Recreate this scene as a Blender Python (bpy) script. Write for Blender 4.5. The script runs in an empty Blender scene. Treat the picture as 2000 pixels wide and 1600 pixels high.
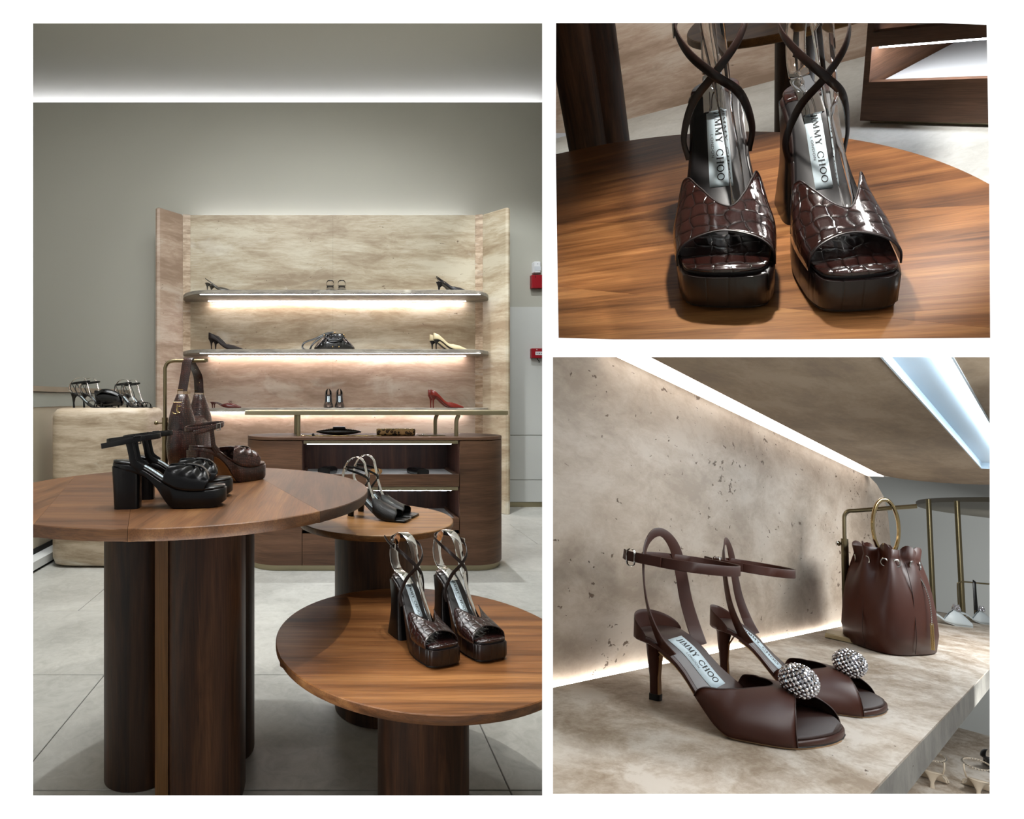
import bpy, math, random
from mathutils import Vector as V, Matrix

# ------------------------------------------------------------------ camera
F, PX, PY, EYE = 1120.0, 650.0, 780.0, 1.05      # focal length and optical centre in pixels of the 2000x1600 frame
scene = bpy.context.scene
COL = scene.collection
cam_data = bpy.data.cameras.new('camera')
cam_data.sensor_width = 36.0
cam_data.sensor_fit = 'HORIZONTAL'
cam_data.lens = F * 36.0 / 2000.0
cam_data.shift_x = (1000.0 - PX) / 2000.0
cam_data.shift_y = (PY - 800.0) / 2000.0
cam_data.clip_start = 0.02
cam_data.clip_end = 60
cam = bpy.data.objects.new('camera', cam_data)
cam.location = (0, 0, EYE)
cam.rotation_euler = (math.pi / 2, 0, 0)
COL.objects.link(cam)
scene.camera = cam

# ------------------------------------------------------------------ world, exposure
world = bpy.data.worlds.new('world')
scene.world = world
world.use_nodes = True
WB = world.node_tree.nodes['Background']
WB.inputs[0].default_value = (1.0, 1.0, 1.0, 1)
WB.inputs[1].default_value = 0.27
scene.view_settings.view_transform = 'Standard'
scene.view_settings.look = 'None'
scene.view_settings.gamma = 1.0
scene.view_settings.exposure = 0.0
scene.view_settings.use_curve_mapping = False
scene.cycles.adaptive_threshold = 0.04
scene.cycles.max_bounces = 9
scene.cycles.diffuse_bounces = 5
scene.cycles.transmission_bounces = 8
scene.cycles.transparent_max_bounces = 8
scene.cycles.sample_clamp_indirect = 6.0
scene.cycles.caustics_refractive = False
scene.cycles.caustics_reflective = False

def look_rot(loc, target):
    return (V(target) - V(loc)).to_track_quat('-Z', 'Y').to_euler()

def spot(loc, target, power, angle=40, blend=0.25, size=0.03, color=(1, 1, 1)):
    d = bpy.data.lights.new('spotlight', 'SPOT')
    d.energy = power; d.spot_size = math.radians(angle); d.spot_blend = blend
    d.shadow_soft_size = size; d.color = color
    o = bpy.data.objects.new('spotlight', d); o.location = loc
    o.rotation_euler = look_rot(loc, target); COL.objects.link(o)
    return o

def area(loc, target, sx, sy, power, color=(1, 1, 1)):
    d = bpy.data.lights.new('area_light', 'AREA')
    d.shape = 'RECTANGLE'; d.size = sx; d.size_y = sy; d.energy = power; d.color = color
    o = bpy.data.objects.new('area_light', d); o.location = loc
    o.rotation_euler = look_rot(loc, target); COL.objects.link(o)
    return o

# ------------------------------------------------------------------ the three sets: their own axes in the world
def ray(u, v):
    return V(((u - PX) / F, 1.0, -(v - PY) / F))
EYEV = V((0, 0, EYE))
def at(u, v, d):                       # world point seen at pixel (u, v) at depth d
    return ray(u, v) * d + EYEV
def frame(o, ex, ey, ez):
    m = Matrix((ex, ey, ez)).transposed().to_4x4()
    m.translation = o
    return m
FR1 = Matrix.Identity(4)               # boutique hall (left picture), level
def up_at(u, v, along):                # an up vector square to 'along' that reads as upright around (u, v)
    r = ray(u, v)
    t = -(r.x * along.x + along.y) / along.z
    n = V((r.x, 1, t)).normalized()
    return n if n.z > 0 else -n
# close-up of the walnut table (upper right)
N2 = up_at(1500, 300, ray(1500, -400))
_g = ray(1500, 400); G2 = (_g - N2 * _g.dot(N2)).normalized(); X2 = G2.cross(N2)
FR2 = frame(ray(1500, 663) * 1.24 + EYEV, X2, G2, N2)
# stone shelf close-up (lower right)
U3 = ray(2105, 1125).normalized()
N3 = up_at(1480, 1200, U3)
W3 = N3.cross(U3)
FR3 = frame(ray(1080, 1551) * 1.06 + EYEV, U3, W3, N3)
def hit(fr, u, v, h=0.0):              # point of the plane z = h of a set seen at pixel (u, v), in set coordinates
    n = fr.to_3x3().col[2]; o = fr.translation + n * h
    r = ray(u, v)
    p = EYEV + r * ((o - EYEV).dot(n) / r.dot(n))
    return fr.inverted() @ p
def hit_y(fr, u, v, y):                # same for the plane y = const of a set
    n = fr.to_3x3().col[1]; o = fr.translation + n * y
    r = ray(u, v)
    return fr.inverted() @ (EYEV + r * ((o - EYEV).dot(n) / r.dot(n)))
def hit_x(fr, u, v, x):
    n = fr.to_3x3().col[0]; o = fr.translation + n * x
    r = ray(u, v)
    return fr.inverted() @ (EYEV + r * ((o - EYEV).dot(n) / r.dot(n)))

# ------------------------------------------------------------------ lamps of the three sets and added fills
CEIL = 4.15
# added unseen washers that keep the display wall white, from above, below and both sides
area((0.3, 0.45, EYE + 1.75), (0.3, 1.0, EYE + 0.35), 3.4, 0.25, 41)
area((0.3, 0.45, EYE - 1.75), (0.3, 1.0, EYE - 0.35), 3.4, 0.25, 41)
area((-1.45, 0.45, EYE), (-0.2, 1.0, EYE), 0.25, 2.4, 30)
area((2.1, 0.45, EYE), (0.9, 1.0, EYE), 0.25, 2.4, 30)
# hall: added soft fill just under the ceiling, then track spots
COOL, WARM = (0.96, 0.99, 1.0), (1.0, 0.97, 0.92)
area((-0.6, 2.6, CEIL - 0.02), (-0.6, 2.6, 0), 2.6, 1.8, 118, COOL)
spot((0.42, 1.34, 3.2), (0.1, 1.55, 0.5), 122, 52, 0.4, 0.015, WARM)
spot((-0.4, 2.5, CEIL - 0.03), (-0.1, 1.6, 0.6), 60, 44, 0.4, 0.02, WARM)
spot((0.9, 2.6, CEIL - 0.03), (0.3, 1.55, 0.45), 40, 24, 0.4, 0.02, WARM)
spot((-0.7, 2.6, CEIL - 0.03), (-0.3, 5.4, 1.9), 70, 70, 0.7, 0.03, COOL)
spot((0.7, 2.6, CEIL - 0.03), (0.5, 5.4, 1.7), 70, 70, 0.7, 0.03, COOL)
spot((-1.0, 3.0, CEIL - 0.03), (-1.4, 3.7, 0.9), 110, 36, 0.4, 0.03, WARM)
spot((1.0, 4.4, CEIL - 0.03), (1.0, 4.2, 0.0), 360, 66, 0.5, 0.03, COOL)
spot((-1.2, 2.6, CEIL - 0.03), (-0.9, 2.6, 0.0), 150, 50, 0.5, 0.03, COOL)
spot((1.5, 4.1, CEIL - 0.03), (1.9, 5.6, 1.6), 190, 46, 0.8, 0.05, (0.93, 0.98, 1.0))  # added spot that brightens the right-hand wall
spot((0.3, 3.0, CEIL - 0.03), (0.27, 3.75, 0.8), 60, 30, 0.5, 0.03, WARM)
# walnut table close-up: downlights above the sandals, then added spots brightening the floor and back wall
spot((0.80, 1.12, 2.25), (1.16, 1.60, 1.52), 62, 75, 0.6, 0.03, (1.0, 0.96, 0.9))
spot((1.45, 1.12, 2.35), (1.30, 1.65, 1.60), 48, 75, 0.6, 0.03, (1.0, 0.97, 0.93))
def set_pt(fr, p): return tuple(fr @ V(p))
spot(set_pt(FR2, (1.15, 2.2, 0.9)), set_pt(FR2, (0.85, 2.5, -0.7)), 190, 90, 0.5, 0.08, (1.0, 0.98, 0.95))
spot(set_pt(FR2, (-0.2, 3.0, 1.3)), set_pt(FR2, (-0.6, 4.3, 0.0)), 110, 100, 0.6, 0.08, (1.0, 0.97, 0.93))
# stone shelf close-up: unseen soft fill from the front, then added fills brightening the background
area((1.85, 1.30, 1.05), (1.25, 1.8, 0.2), 1.1, 0.5, 15, COOL)
area((4.3, 3.1, 0.95), (3.4, 4.4, -0.3), 1.2, 0.8, 70, COOL)
area(set_pt(FR3, (9.2, -0.95, 0.5)), set_pt(FR3, (11.8, -0.1, 0.2)), 0.7, 0.7, 45, COOL)
area((3.0, 2.2, -0.55), (3.6, 4.2, -1.3), 0.8, 0.5, 22, COOL)
# ------------------------------------------------------------------ materials
MATS = {}
def nodes_of(name):
    m = bpy.data.materials.new(name); m.use_nodes = True
    nt = m.node_tree
    b = nt.nodes['Principled BSDF']
    return m, nt, b
def N(nt, typ, **kw):
    n = nt.nodes.new(typ)
    for k, v in kw.items():
        if k in n.inputs and not hasattr(n, k): n.inputs[k].default_value = v
        else: setattr(n, k, v)
    return n
def L(nt, a, ao, b, bi): nt.links.new(a.outputs[ao], b.inputs[bi])
def lin(c):
    return tuple(((x / 12.92) if x <= 0.04045 else ((x + 0.055) / 1.055) ** 2.4) for x in c)
def rgb(h):
    return lin(tuple(int(h[i:i + 2], 16) / 255 for i in (0, 2, 4)))
def c4(h): return rgb(h) + (1.0,)
def plain(name, col, rough=0.5, metal=0.0, coat=0.0, spec=0.5, sheen=0.0, emit=None, es=0, trans=0, ior=1.45, alpha=1):
    if name in MATS: return MATS[name]
    m, nt, b = nodes_of(name)
    b.inputs['Base Color'].default_value = c4(col) if isinstance(col, str) else tuple(col) + (1,)
    b.inputs['Roughness'].default_value = rough
    b.inputs['Metallic'].default_value = metal
    b.inputs['Coat Weight'].default_value = coat
    b.inputs['Specular IOR Level'].default_value = spec
    b.inputs['Sheen Weight'].default_value = sheen
    b.inputs['Transmission Weight'].default_value = trans
    b.inputs['IOR'].default_value = ior
    if emit:
        b.inputs['Emission Color'].default_value = c4(emit); b.inputs['Emission Strength'].default_value = es
    MATS[name] = m
    return m
def ramp(nt, stops, interp='LINEAR'):
    r = nt.nodes.new('ShaderNodeValToRGB'); cr = r.color_ramp; cr.interpolation = interp
    while len(cr.elements) < len(stops): cr.elements.new(0.5)
    for e, (p, c) in zip(cr.elements, stops):
        e.position = p; e.color = c4(c) if isinstance(c, str) else (c, c, c, 1)
    return r
def coords(nt, scale=(1, 1, 1), rot=(0, 0, 0), loc=(0, 0, 0), attr=False):
    if attr:
        t = N(nt, 'ShaderNodeAttribute', attribute_name='lc'); out = 'Vector'
    else:
        t = N(nt, 'ShaderNodeTexCoord'); out = 'Object'
    mp = N(nt, 'ShaderNodeMapping')
    mp.inputs['Scale'].default_value = scale; mp.inputs['Rotation'].default_value = rot; mp.inputs['Location'].default_value = loc
    L(nt, t, out, mp, 'Vector')
    return mp
def noise(nt, src, scale, detail=4, rough=0.5, dist=0.0):
    n = N(nt, 'ShaderNodeTexNoise')
    n.inputs['Scale'].default_value = scale; n.inputs['Detail'].default_value = detail
    n.inputs['Roughness'].default_value = rough; n.inputs['Distortion'].default_value = dist
    L(nt, src, 0, n, 'Vector')
    return n
def mix(nt, a, b, fac, mode='MIX'):
    m = N(nt, 'ShaderNodeMix', data_type='RGBA', blend_type=mode)
    def put(sock, x):
        if isinstance(x, tuple) and hasattr(x[0], 'outputs'): nt.links.new(x[0].outputs[x[1]], sock)
        elif isinstance(x, str): sock.default_value = c4(x)
        elif isinstance(x, (int, float)):
            if sock.type == 'RGBA': sock.default_value = (x, x, x, 1)
            else: sock.default_value = x
        else: sock.default_value = x
    put(m.inputs[0], fac); put(m.inputs[6], a); put(m.inputs[7], b)
    return (m, 2)
def math_(nt, op, a, b=0.0):
    m = N(nt, 'ShaderNodeMath', operation=op)
    for i, x in enumerate((a, b)):
        if isinstance(x, tuple): nt.links.new(x[0].outputs[x[1]], m.inputs[i])
        else: m.inputs[i].default_value = x
    return (m, 0)
def bump(nt, b, h, strength=0.3, dist=0.01):
    bp = N(nt, 'ShaderNodeBump'); bp.inputs['Strength'].default_value = strength; bp.inputs['Distance'].default_value = dist
    nt.links.new(h[0].outputs[h[1]], bp.inputs['Height'])
    nt.links.new(bp.outputs[0], b.inputs['Normal'])

def walnut(name, stops=('2e1b10', '5a3820', '8a5e3a'), grain=(1, 14, 14), rot=(0, 0, 0), loc=(0, 0, 0), scale=3.0, rough=0.42, figure=1.2):
    if name in MATS: return MATS[name]
    m, nt, b = nodes_of(name)
    src = coords(nt, grain, rot, loc)
    n0 = noise(nt, src, scale * 0.45, 2, 0.5, 0.6)
    n1 = noise(nt, src, scale, 5, 0.6, figure)
    src2 = coords(nt, tuple(g * (6 if g > 2 else 2) for g in grain), rot, loc)
    n2 = noise(nt, src2, scale * 2.2, 3, 0.6, 0.2)
    s = math_(nt, 'ADD', math_(nt, 'MULTIPLY', (n0, 0), 0.55), math_(nt, 'MULTIPLY', (n1, 0), 0.45))
    r = ramp(nt, [(0.33, stops[0]), (0.5, stops[1]), (0.68, stops[2])])
    nt.links.new(s[0].outputs[0], r.inputs[0])
    r2 = ramp(nt, [(0.38, 0.62), (0.58, 1.0)])
    L(nt, n2, 0, r2, 0)
    c = mix(nt, (r, 0), (r2, 0), 0.75, 'MULTIPLY')
    nt.links.new(c[0].outputs[c[1]], b.inputs['Base Color'])
    b.inputs['Roughness'].default_value = rough
    b.inputs['Specular IOR Level'].default_value = 0.45
    bump(nt, b, (n2, 0), 0.08, 0.004)
    MATS[name] = m
    return m

def travertine(name, stops=('9c8468', 'b9a488', 'd6c8b0'), band=(0.7, 0.7, 5.0), loc=(0, 0, 0), scale=1.6, pits=26.0, pit_amt=0.33, rough=0.45, rot=(0, 0, 0), pit_stretch=(1, 1, 2.4), pale='d5d0c4', patch_amt=0.7):
    """layered travertine: cloudy beds, thin wavy veins, pale patches and small open pits"""
    if name in MATS: return MATS[name]
    m, nt, b = nodes_of(name)
    base = coords(nt, (1, 1, 1), rot, loc)
    warp = noise(nt, base, 1.7, 3, 0.5)
    wv = N(nt, 'ShaderNodeVectorMath', operation='MULTIPLY_ADD')
    L(nt, warp, 'Color', wv, 0); wv.inputs[1].default_value = tuple(0.34 / max(1.0, x) for x in band); L(nt, base, 0, wv, 2)
    def mapped(sc):
        mp = N(nt, 'ShaderNodeMapping'); mp.inputs['Scale'].default_value = sc; L(nt, wv, 0, mp, 'Vector'); return mp
    beds = noise(nt, mapped(band), scale, 8, 0.66, 0.3)
    fine = noise(nt, mapped(tuple(x * 2.6 for x in band)), scale * 3.0, 8, 0.72, 0.5)
    s = math_(nt, 'ADD', math_(nt, 'MULTIPLY', (beds, 0), 0.74), math_(nt, 'MULTIPLY', (fine, 0), 0.26))
    r = ramp(nt, [(0.40, stops[0]), (0.495, stops[1]), (0.59, stops[2])])
    nt.links.new(s[0].outputs[0], r.inputs[0])
    patch = noise(nt, mapped(tuple(max(1.0, x * 0.45) for x in band)), scale * 1.1, 5, 0.55, 0.6)
    pm_ = ramp(nt, [(0.58, 0.0), (0.70, patch_amt)])
    L(nt, patch, 0, pm_, 0)
    c1 = mix(nt, (r, 0), pale, (pm_, 0))
    src2 = coords(nt, pit_stretch, rot, loc)
    n3 = noise(nt, src2, pits, 3, 0.6, 0.4)
    n4 = noise(nt, src2, pits * 0.13, 2, 0.5, 0.2)
    p = math_(nt, 'ADD', (n3, 0), math_(nt, 'MULTIPLY', (n4, 0), 0.35))
    pr = ramp(nt, [(pit_amt + 0.06, 0.0), (pit_amt + 0.09, 1.0)])
    nt.links.new(p[0].outputs[0], pr.inputs[0])
    c = mix(nt, '5e4a38', c1, (pr, 0))
    nt.links.new(c[0].outputs[c[1]], b.inputs['Base Color'])
    b.inputs['Roughness'].default_value = rough
    h = math_(nt, 'ADD', (pr, 0), math_(nt, 'MULTIPLY', (fine, 0), 0.12))
    bump(nt, b, h, 0.5, 0.004)
    MATS[name] = m
    return m

def stone_floor(name='floor_stone', stops=('9a9993', 'aeada7', 'bdbcb6')):
    if name in MATS: return MATS[name]
    m, nt, b = nodes_of(name)
    t = N(nt, 'ShaderNodeNewGeometry')
    n1 = noise(nt, t, 2.2, 7, 0.62, 0.8)
    n2 = noise(nt, t, 16.0, 5, 0.7, 1.6)
    s = math_(nt, 'ADD', math_(nt, 'MULTIPLY', (n1, 0), 0.6), math_(nt, 'MULTIPLY', (n2, 0), 0.4))
    r = ramp(nt, [(0.36, stops[0]), (0.5, stops[1]), (0.64, stops[2])])
    nt.links.new(s[0].outputs[0], r.inputs[0])
    L(nt, r, 0, b, 'Base Color')
    b.inputs['Roughness'].default_value = 0.33
    b.inputs['Specular IOR Level'].default_value = 0.35
    bump(nt, b, (n2, 0), 0.05, 0.003)
    MATS[name] = m
    return m

def paint(name, col, rough=0.85):
    if name in MATS: return MATS[name]
    m, nt, b = nodes_of(name)
    src = coords(nt)
    n1 = noise(nt, src, 0.7, 3)
    c = mix(nt, col, tuple(x * 0.94 for x in rgb(col)) + (1,), (n1, 0))
    nt.links.new(c[0].outputs[c[1]], b.inputs['Base Color'])
    n2 = noise(nt, src, 180, 2)
    b.inputs['Roughness'].default_value = rough
    bump(nt, b, (n2, 0), 0.04, 0.002)
    MATS[name] = m
    return m

def croc(name, col='24110d', line='0d0605', scale=(60, 34, 1), rough=0.2, hi='3a1f18', coat=0.5):
    """embossed crocodile leather: rows of squarish scales, on the strip coordinates stored in 'lc'"""
    if name in MATS: return MATS[name]
    m, nt, b = nodes_of(name)
    src = coords(nt, scale, attr=True)
    nz = noise(nt, src, 0.55, 2)
    wob = N(nt, 'ShaderNodeVectorMath', operation='MULTIPLY_ADD')
    L(nt, nz, 'Color', wob, 0); wob.inputs[1].default_value = (0.9, 0.9, 0.9); L(nt, src, 0, wob, 2)
    vo = N(nt, 'ShaderNodeTexVoronoi', feature='DISTANCE_TO_EDGE', voronoi_dimensions='2D')
    vo.inputs['Scale'].default_value = 1.0; vo.inputs['Randomness'].default_value = 0.42
    L(nt, wob, 0, vo, 'Vector')
    r = ramp(nt, [(0.0, 0.0), (0.05, 0.55), (0.22, 1.0)])
    L(nt, vo, 'Distance', r, 0)
    vc = N(nt, 'ShaderNodeTexVoronoi', feature='F1', voronoi_dimensions='2D')
    vc.inputs['Scale'].default_value = 1.0; vc.inputs['Randomness'].default_value = 0.42
    L(nt, wob, 0, vc, 'Vector')
    tint = mix(nt, col, hi, (vc, 1))
    c = mix(nt, line, tint, (r, 0))
    nt.links.new(c[0].outputs[c[1]], b.inputs['Base Color'])
    b.inputs['Roughness'].default_value = rough
    b.inputs['Coat Weight'].default_value = coat
    b.inputs['Coat Roughness'].default_value = 0.08
    fine = noise(nt, src, 3.5, 4, 0.7)
    h = math_(nt, 'ADD', (r, 0), math_(nt, 'MULTIPLY', (fine, 0), 0.22))
    bump(nt, b, h, 0.6, 0.0022)
    MATS[name] = m
    return m

def snake(name, stops=('0b0403', '2a110d', '562e24'), scale=(150, 150, 150), rough=0.28):
    if name in MATS: return MATS[name]
    m, nt, b = nodes_of(name)
    src = coords(nt, scale, attr=True)
    vo = N(nt, 'ShaderNodeTexVoronoi', feature='DISTANCE_TO_EDGE')
    vo.inputs['Scale'].default_value = 1.0; vo.inputs['Randomness'].default_value = 0.35
    L(nt, src, 0, vo, 'Vector')
    n1 = noise(nt, src, 0.16, 5, 0.7, 0.6)
    s = math_(nt, 'ADD', math_(nt, 'MULTIPLY', (vo, 0), 0.9), math_(nt, 'SUBTRACT', (n1, 0), 0.22))
    r = ramp(nt, [(0.15, stops[0]), (0.38, stops[1]), (0.75, stops[2])])
    nt.links.new(s[0].outputs[0], r.inputs[0])
    L(nt, r, 0, b, 'Base Color')
    b.inputs['Roughness'].default_value = rough
    b.inputs['Coat Weight'].default_value = 0.25
    bump(nt, b, (vo, 0), 0.7, 0.002)
    MATS[name] = m
    return m

def leather(name, col, rough=0.4, crease=120.0, strength=0.35, coat=0.0, attr=True):
    if name in MATS: return MATS[name]
    m, nt, b = nodes_of(name)
    b.inputs['Base Color'].default_value = c4(col)
    b.inputs['Roughness'].default_value = rough
    b.inputs['Coat Weight'].default_value = coat
    b.inputs['Specular IOR Level'].default_value = 0.32
    src = coords(nt, attr=attr)
    n1 = noise(nt, src, crease, 5, 0.65, 0.8)
    bump(nt, b, (n1, 0), strength, 0.002)
    MATS[name] = m
    return m

def satin(name, col, col2, rough=0.38):
    if name in MATS: return MATS[name]
    m, nt, b = nodes_of(name)
    src = coords(nt, (1, 1, 1), attr=True)
    n1 = noise(nt, src, 900, 2)
    n2 = noise(nt, src, 9, 2)
    c = mix(nt, col, col2, (n2, 0))
    nt.links.new(c[0].outputs[c[1]], b.inputs['Base Color'])
    b.inputs['Roughness'].default_value = rough
    b.inputs['Sheen Weight'].default_value = 0.05
    b.inputs['Sheen Roughness'].default_value = 0.4
    b.inputs['Sheen Tint'].default_value = c4('8a5038')
    b.inputs['Specular IOR Level'].default_value = 0.28
    bump(nt, b, (n1, 0), 0.1, 0.0005)
    MATS[name] = m
    return m

def leopard(name):
    if name in MATS: return MATS[name]
    m, nt, b = nodes_of(name)
    src = coords(nt, (48, 48, 48), attr=True)
    vo = N(nt, 'ShaderNodeTexVoronoi', feature='F1'); vo.inputs['Scale'].default_value = 1.0
    L(nt, src, 0, vo, 'Vector')
    r = ramp(nt, [(0.0, '6b4526'), (0.22, '6b4526'), (0.27, '1c120b'), (0.45, '1c120b'), (0.52, 'b08a5a'), (1.0, 'c29c6c')])
    L(nt, vo, 'Distance', r, 0)
    L(nt, r, 0, b, 'Base Color')
    b.inputs['Roughness'].default_value = 0.7
    MATS[name] = m
    return m

M_WHITE = plain('white_board', (0.94, 0.94, 0.94), 0.9, spec=0.0)
M_WALL = paint('wall_paint', 'aeaca2')
M_CEIL = paint('ceiling_paint', 'b6b4aa')
M_PANEL = paint('pale_panel_paint', 'c4c5c2', 0.6)
M_LEFT = paint('cream_panel', 'b5ad9a', 0.35)
M_DARK = plain('dark_gap', '0b0b0b', 0.8)
M_LED = plain('led_cool', 'ffffff', 0.5, emit='eef2ff', es=16)
M_LEDW = plain('led_warm', 'ffffff', 0.5, emit='fff0ea', es=46)
M_LED_COVE = plain('led_cove', 'ffffff', 0.5, emit='e8ecff', es=22)
M_LED_TOP = plain('led_top', 'ffffff', 0.5, emit='f2f6ff', es=13)
M_TRAV = travertine('travertine_warm', ('95826a', 'b0a189', 'c8bfab'), (0.7, 0.7, 3.6), scale=1.5, pits=26, pit_amt=0.35)
M_TRAV_PINK = travertine('travertine_rose', ('9a8371', 'b29b89', 'c6b6a7'), (0.7, 0.7, 3.6), (3, 1, 5), scale=1.5, pits=26, pit_amt=0.35)
M_TRAV_GREY = travertine('travertine_grey', ('77716a', '8f887d', 'a59e92'), (2, 2, 8), (1, 5, 2), scale=2.5, pits=40)
M_GROUT = plain('grout', '6f6d69', 0.9)
M_FLOOR = stone_floor()
M_CHAMP = plain('champagne_metal', 'a39a80', 0.38, 1.0)
M_BRASS = plain('antique_brass', '857a5e', 0.34, 1.0)
M_GOLD = plain('gold_metal', 'c9b07c', 0.14, 1.0)
M_SILVER = plain('silver_metal', 'd0cfcb', 0.16, 1.0)
M_FELT = plain('white_felt', 'c9c9c6', 0.95)
M_CLEAR = plain('clear_acrylic', 'ffffff', 0.03, trans=1.0, ior=1.46)
M_LABEL = plain('pale_blue_label', 'c6d6de', 0.6)
M_INK = plain('black_print', '101216', 0.7)
M_BLACKRUB = plain('black_rubber', '060606', 0.55)
WAL_A = walnut('walnut_top_dark', ('301d12', '4b3222', '654935'), (14, 1.2, 14), scale=1.7)
WAL_B = walnut('walnut_top_mid', ('3c2515', '603f27', '7b5635'), (1.2, 14, 14), (0, 0, 0), (2, 0, 0), 1.7)
WAL_C = walnut('walnut_top_light', ('432a15', '6b4628', '88623b'), (14, 1.2, 14), (0, 0, 0.6), (5, 2, 0), 1.7)
WAL_D = walnut('walnut_top_pale', ('4a3528', '674d3b', '7c614c'), (1.2, 12, 12), (0, 0, -0.5), (1, 7, 0), 1.7)
WAL_R = walnut('walnut_round', ('48290f', '80522d', 'a67445'), (1.2, 24, 24), (0, 0, 0.05), (0, 1, 0), 1.8, 0.34)
WAL_M = walnut('walnut_midtable', ('4f3319', '80582f', 'a07645'), (1.2, 14, 14), (0, 0, -0.15), (4, 1, 0), 1.8)
WAL_COL = walnut('walnut_column', ('1d110a', '462d1d', '6f4d35'), (9, 9, 0.8), (0, 0, 0), (0, 0, 0), 1.9, 0.5, 2.6)
WAL_COL2 = walnut('walnut_column_red', ('22130b', '4d2f1d', '784f33'), (9, 9, 0.8), (0, 0, 0), (3, 2, 1), 1.9, 0.5, 2.6)
WAL_STRIP = walnut('walnut_strip_gold', ('6b4626', '7f5630', '8f663c'), (14, 14, 0.7), (0, 0, 0), (3, 2, 1), 1.6)
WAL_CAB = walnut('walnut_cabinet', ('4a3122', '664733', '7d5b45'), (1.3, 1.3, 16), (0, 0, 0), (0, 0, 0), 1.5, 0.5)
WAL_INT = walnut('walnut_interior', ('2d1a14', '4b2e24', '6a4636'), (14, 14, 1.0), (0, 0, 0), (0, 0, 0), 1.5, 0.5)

# ------------------------------------------------------------------ mesh building
def ip(pts):
    """smooth monotone curve through (x, y) points"""
    xs = [p[0] for p in pts]; ys = [p[1] for p in pts]; n = len(xs)
    d = [(ys[i + 1] - ys[i]) / (xs[i + 1] - xs[i]) for i in range(n - 1)]
    m = [d[0]] + [0 if d[i - 1] * d[i] <= 0 else 2 * d[i - 1] * d[i] / (d[i - 1] + d[i]) for i in range(1, n - 1)] + [d[-1]]
    def f(x):
        if x <= xs[0]: return ys[0]
        if x >= xs[-1]: return ys[-1]
        i = 0
        while x > xs[i + 1]: i += 1
        h = xs[i + 1] - xs[i]; t = (x - xs[i]) / h
        return (ys[i] * (1 + 2 * t) * (1 - t) ** 2 + h * m[i] * t * (1 - t) ** 2 + ys[i + 1] * t * t * (3 - 2 * t) + h * m[i + 1] * t * t * (t - 1))
    return f
def smooth_path(pts, n=8, closed=False):
    pts = [V(p) for p in pts]; out = []; k = len(pts)
    rng = range(k) if closed else range(k - 1)
    for i in rng:
        p1, p2 = pts[i], pts[(i + 1) % k]
        p0 = pts[i - 1] if (i > 0 or closed) else p1 * 2 - p2
        p3 = pts[(i + 2) % k] if (i + 2 < k or closed) else p2 * 2 - p1
        for j in range(n):
            t = j / n
            out.append(0.5 * ((2 * p1) + (p2 - p0) * t + (2 * p0 - 5 * p1 + 4 * p2 - p3) * t * t + (3 * p1 - p0 - 3 * p2 + p3) * t ** 3))
    if not closed: out.append(pts[-1])
    return out

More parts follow.
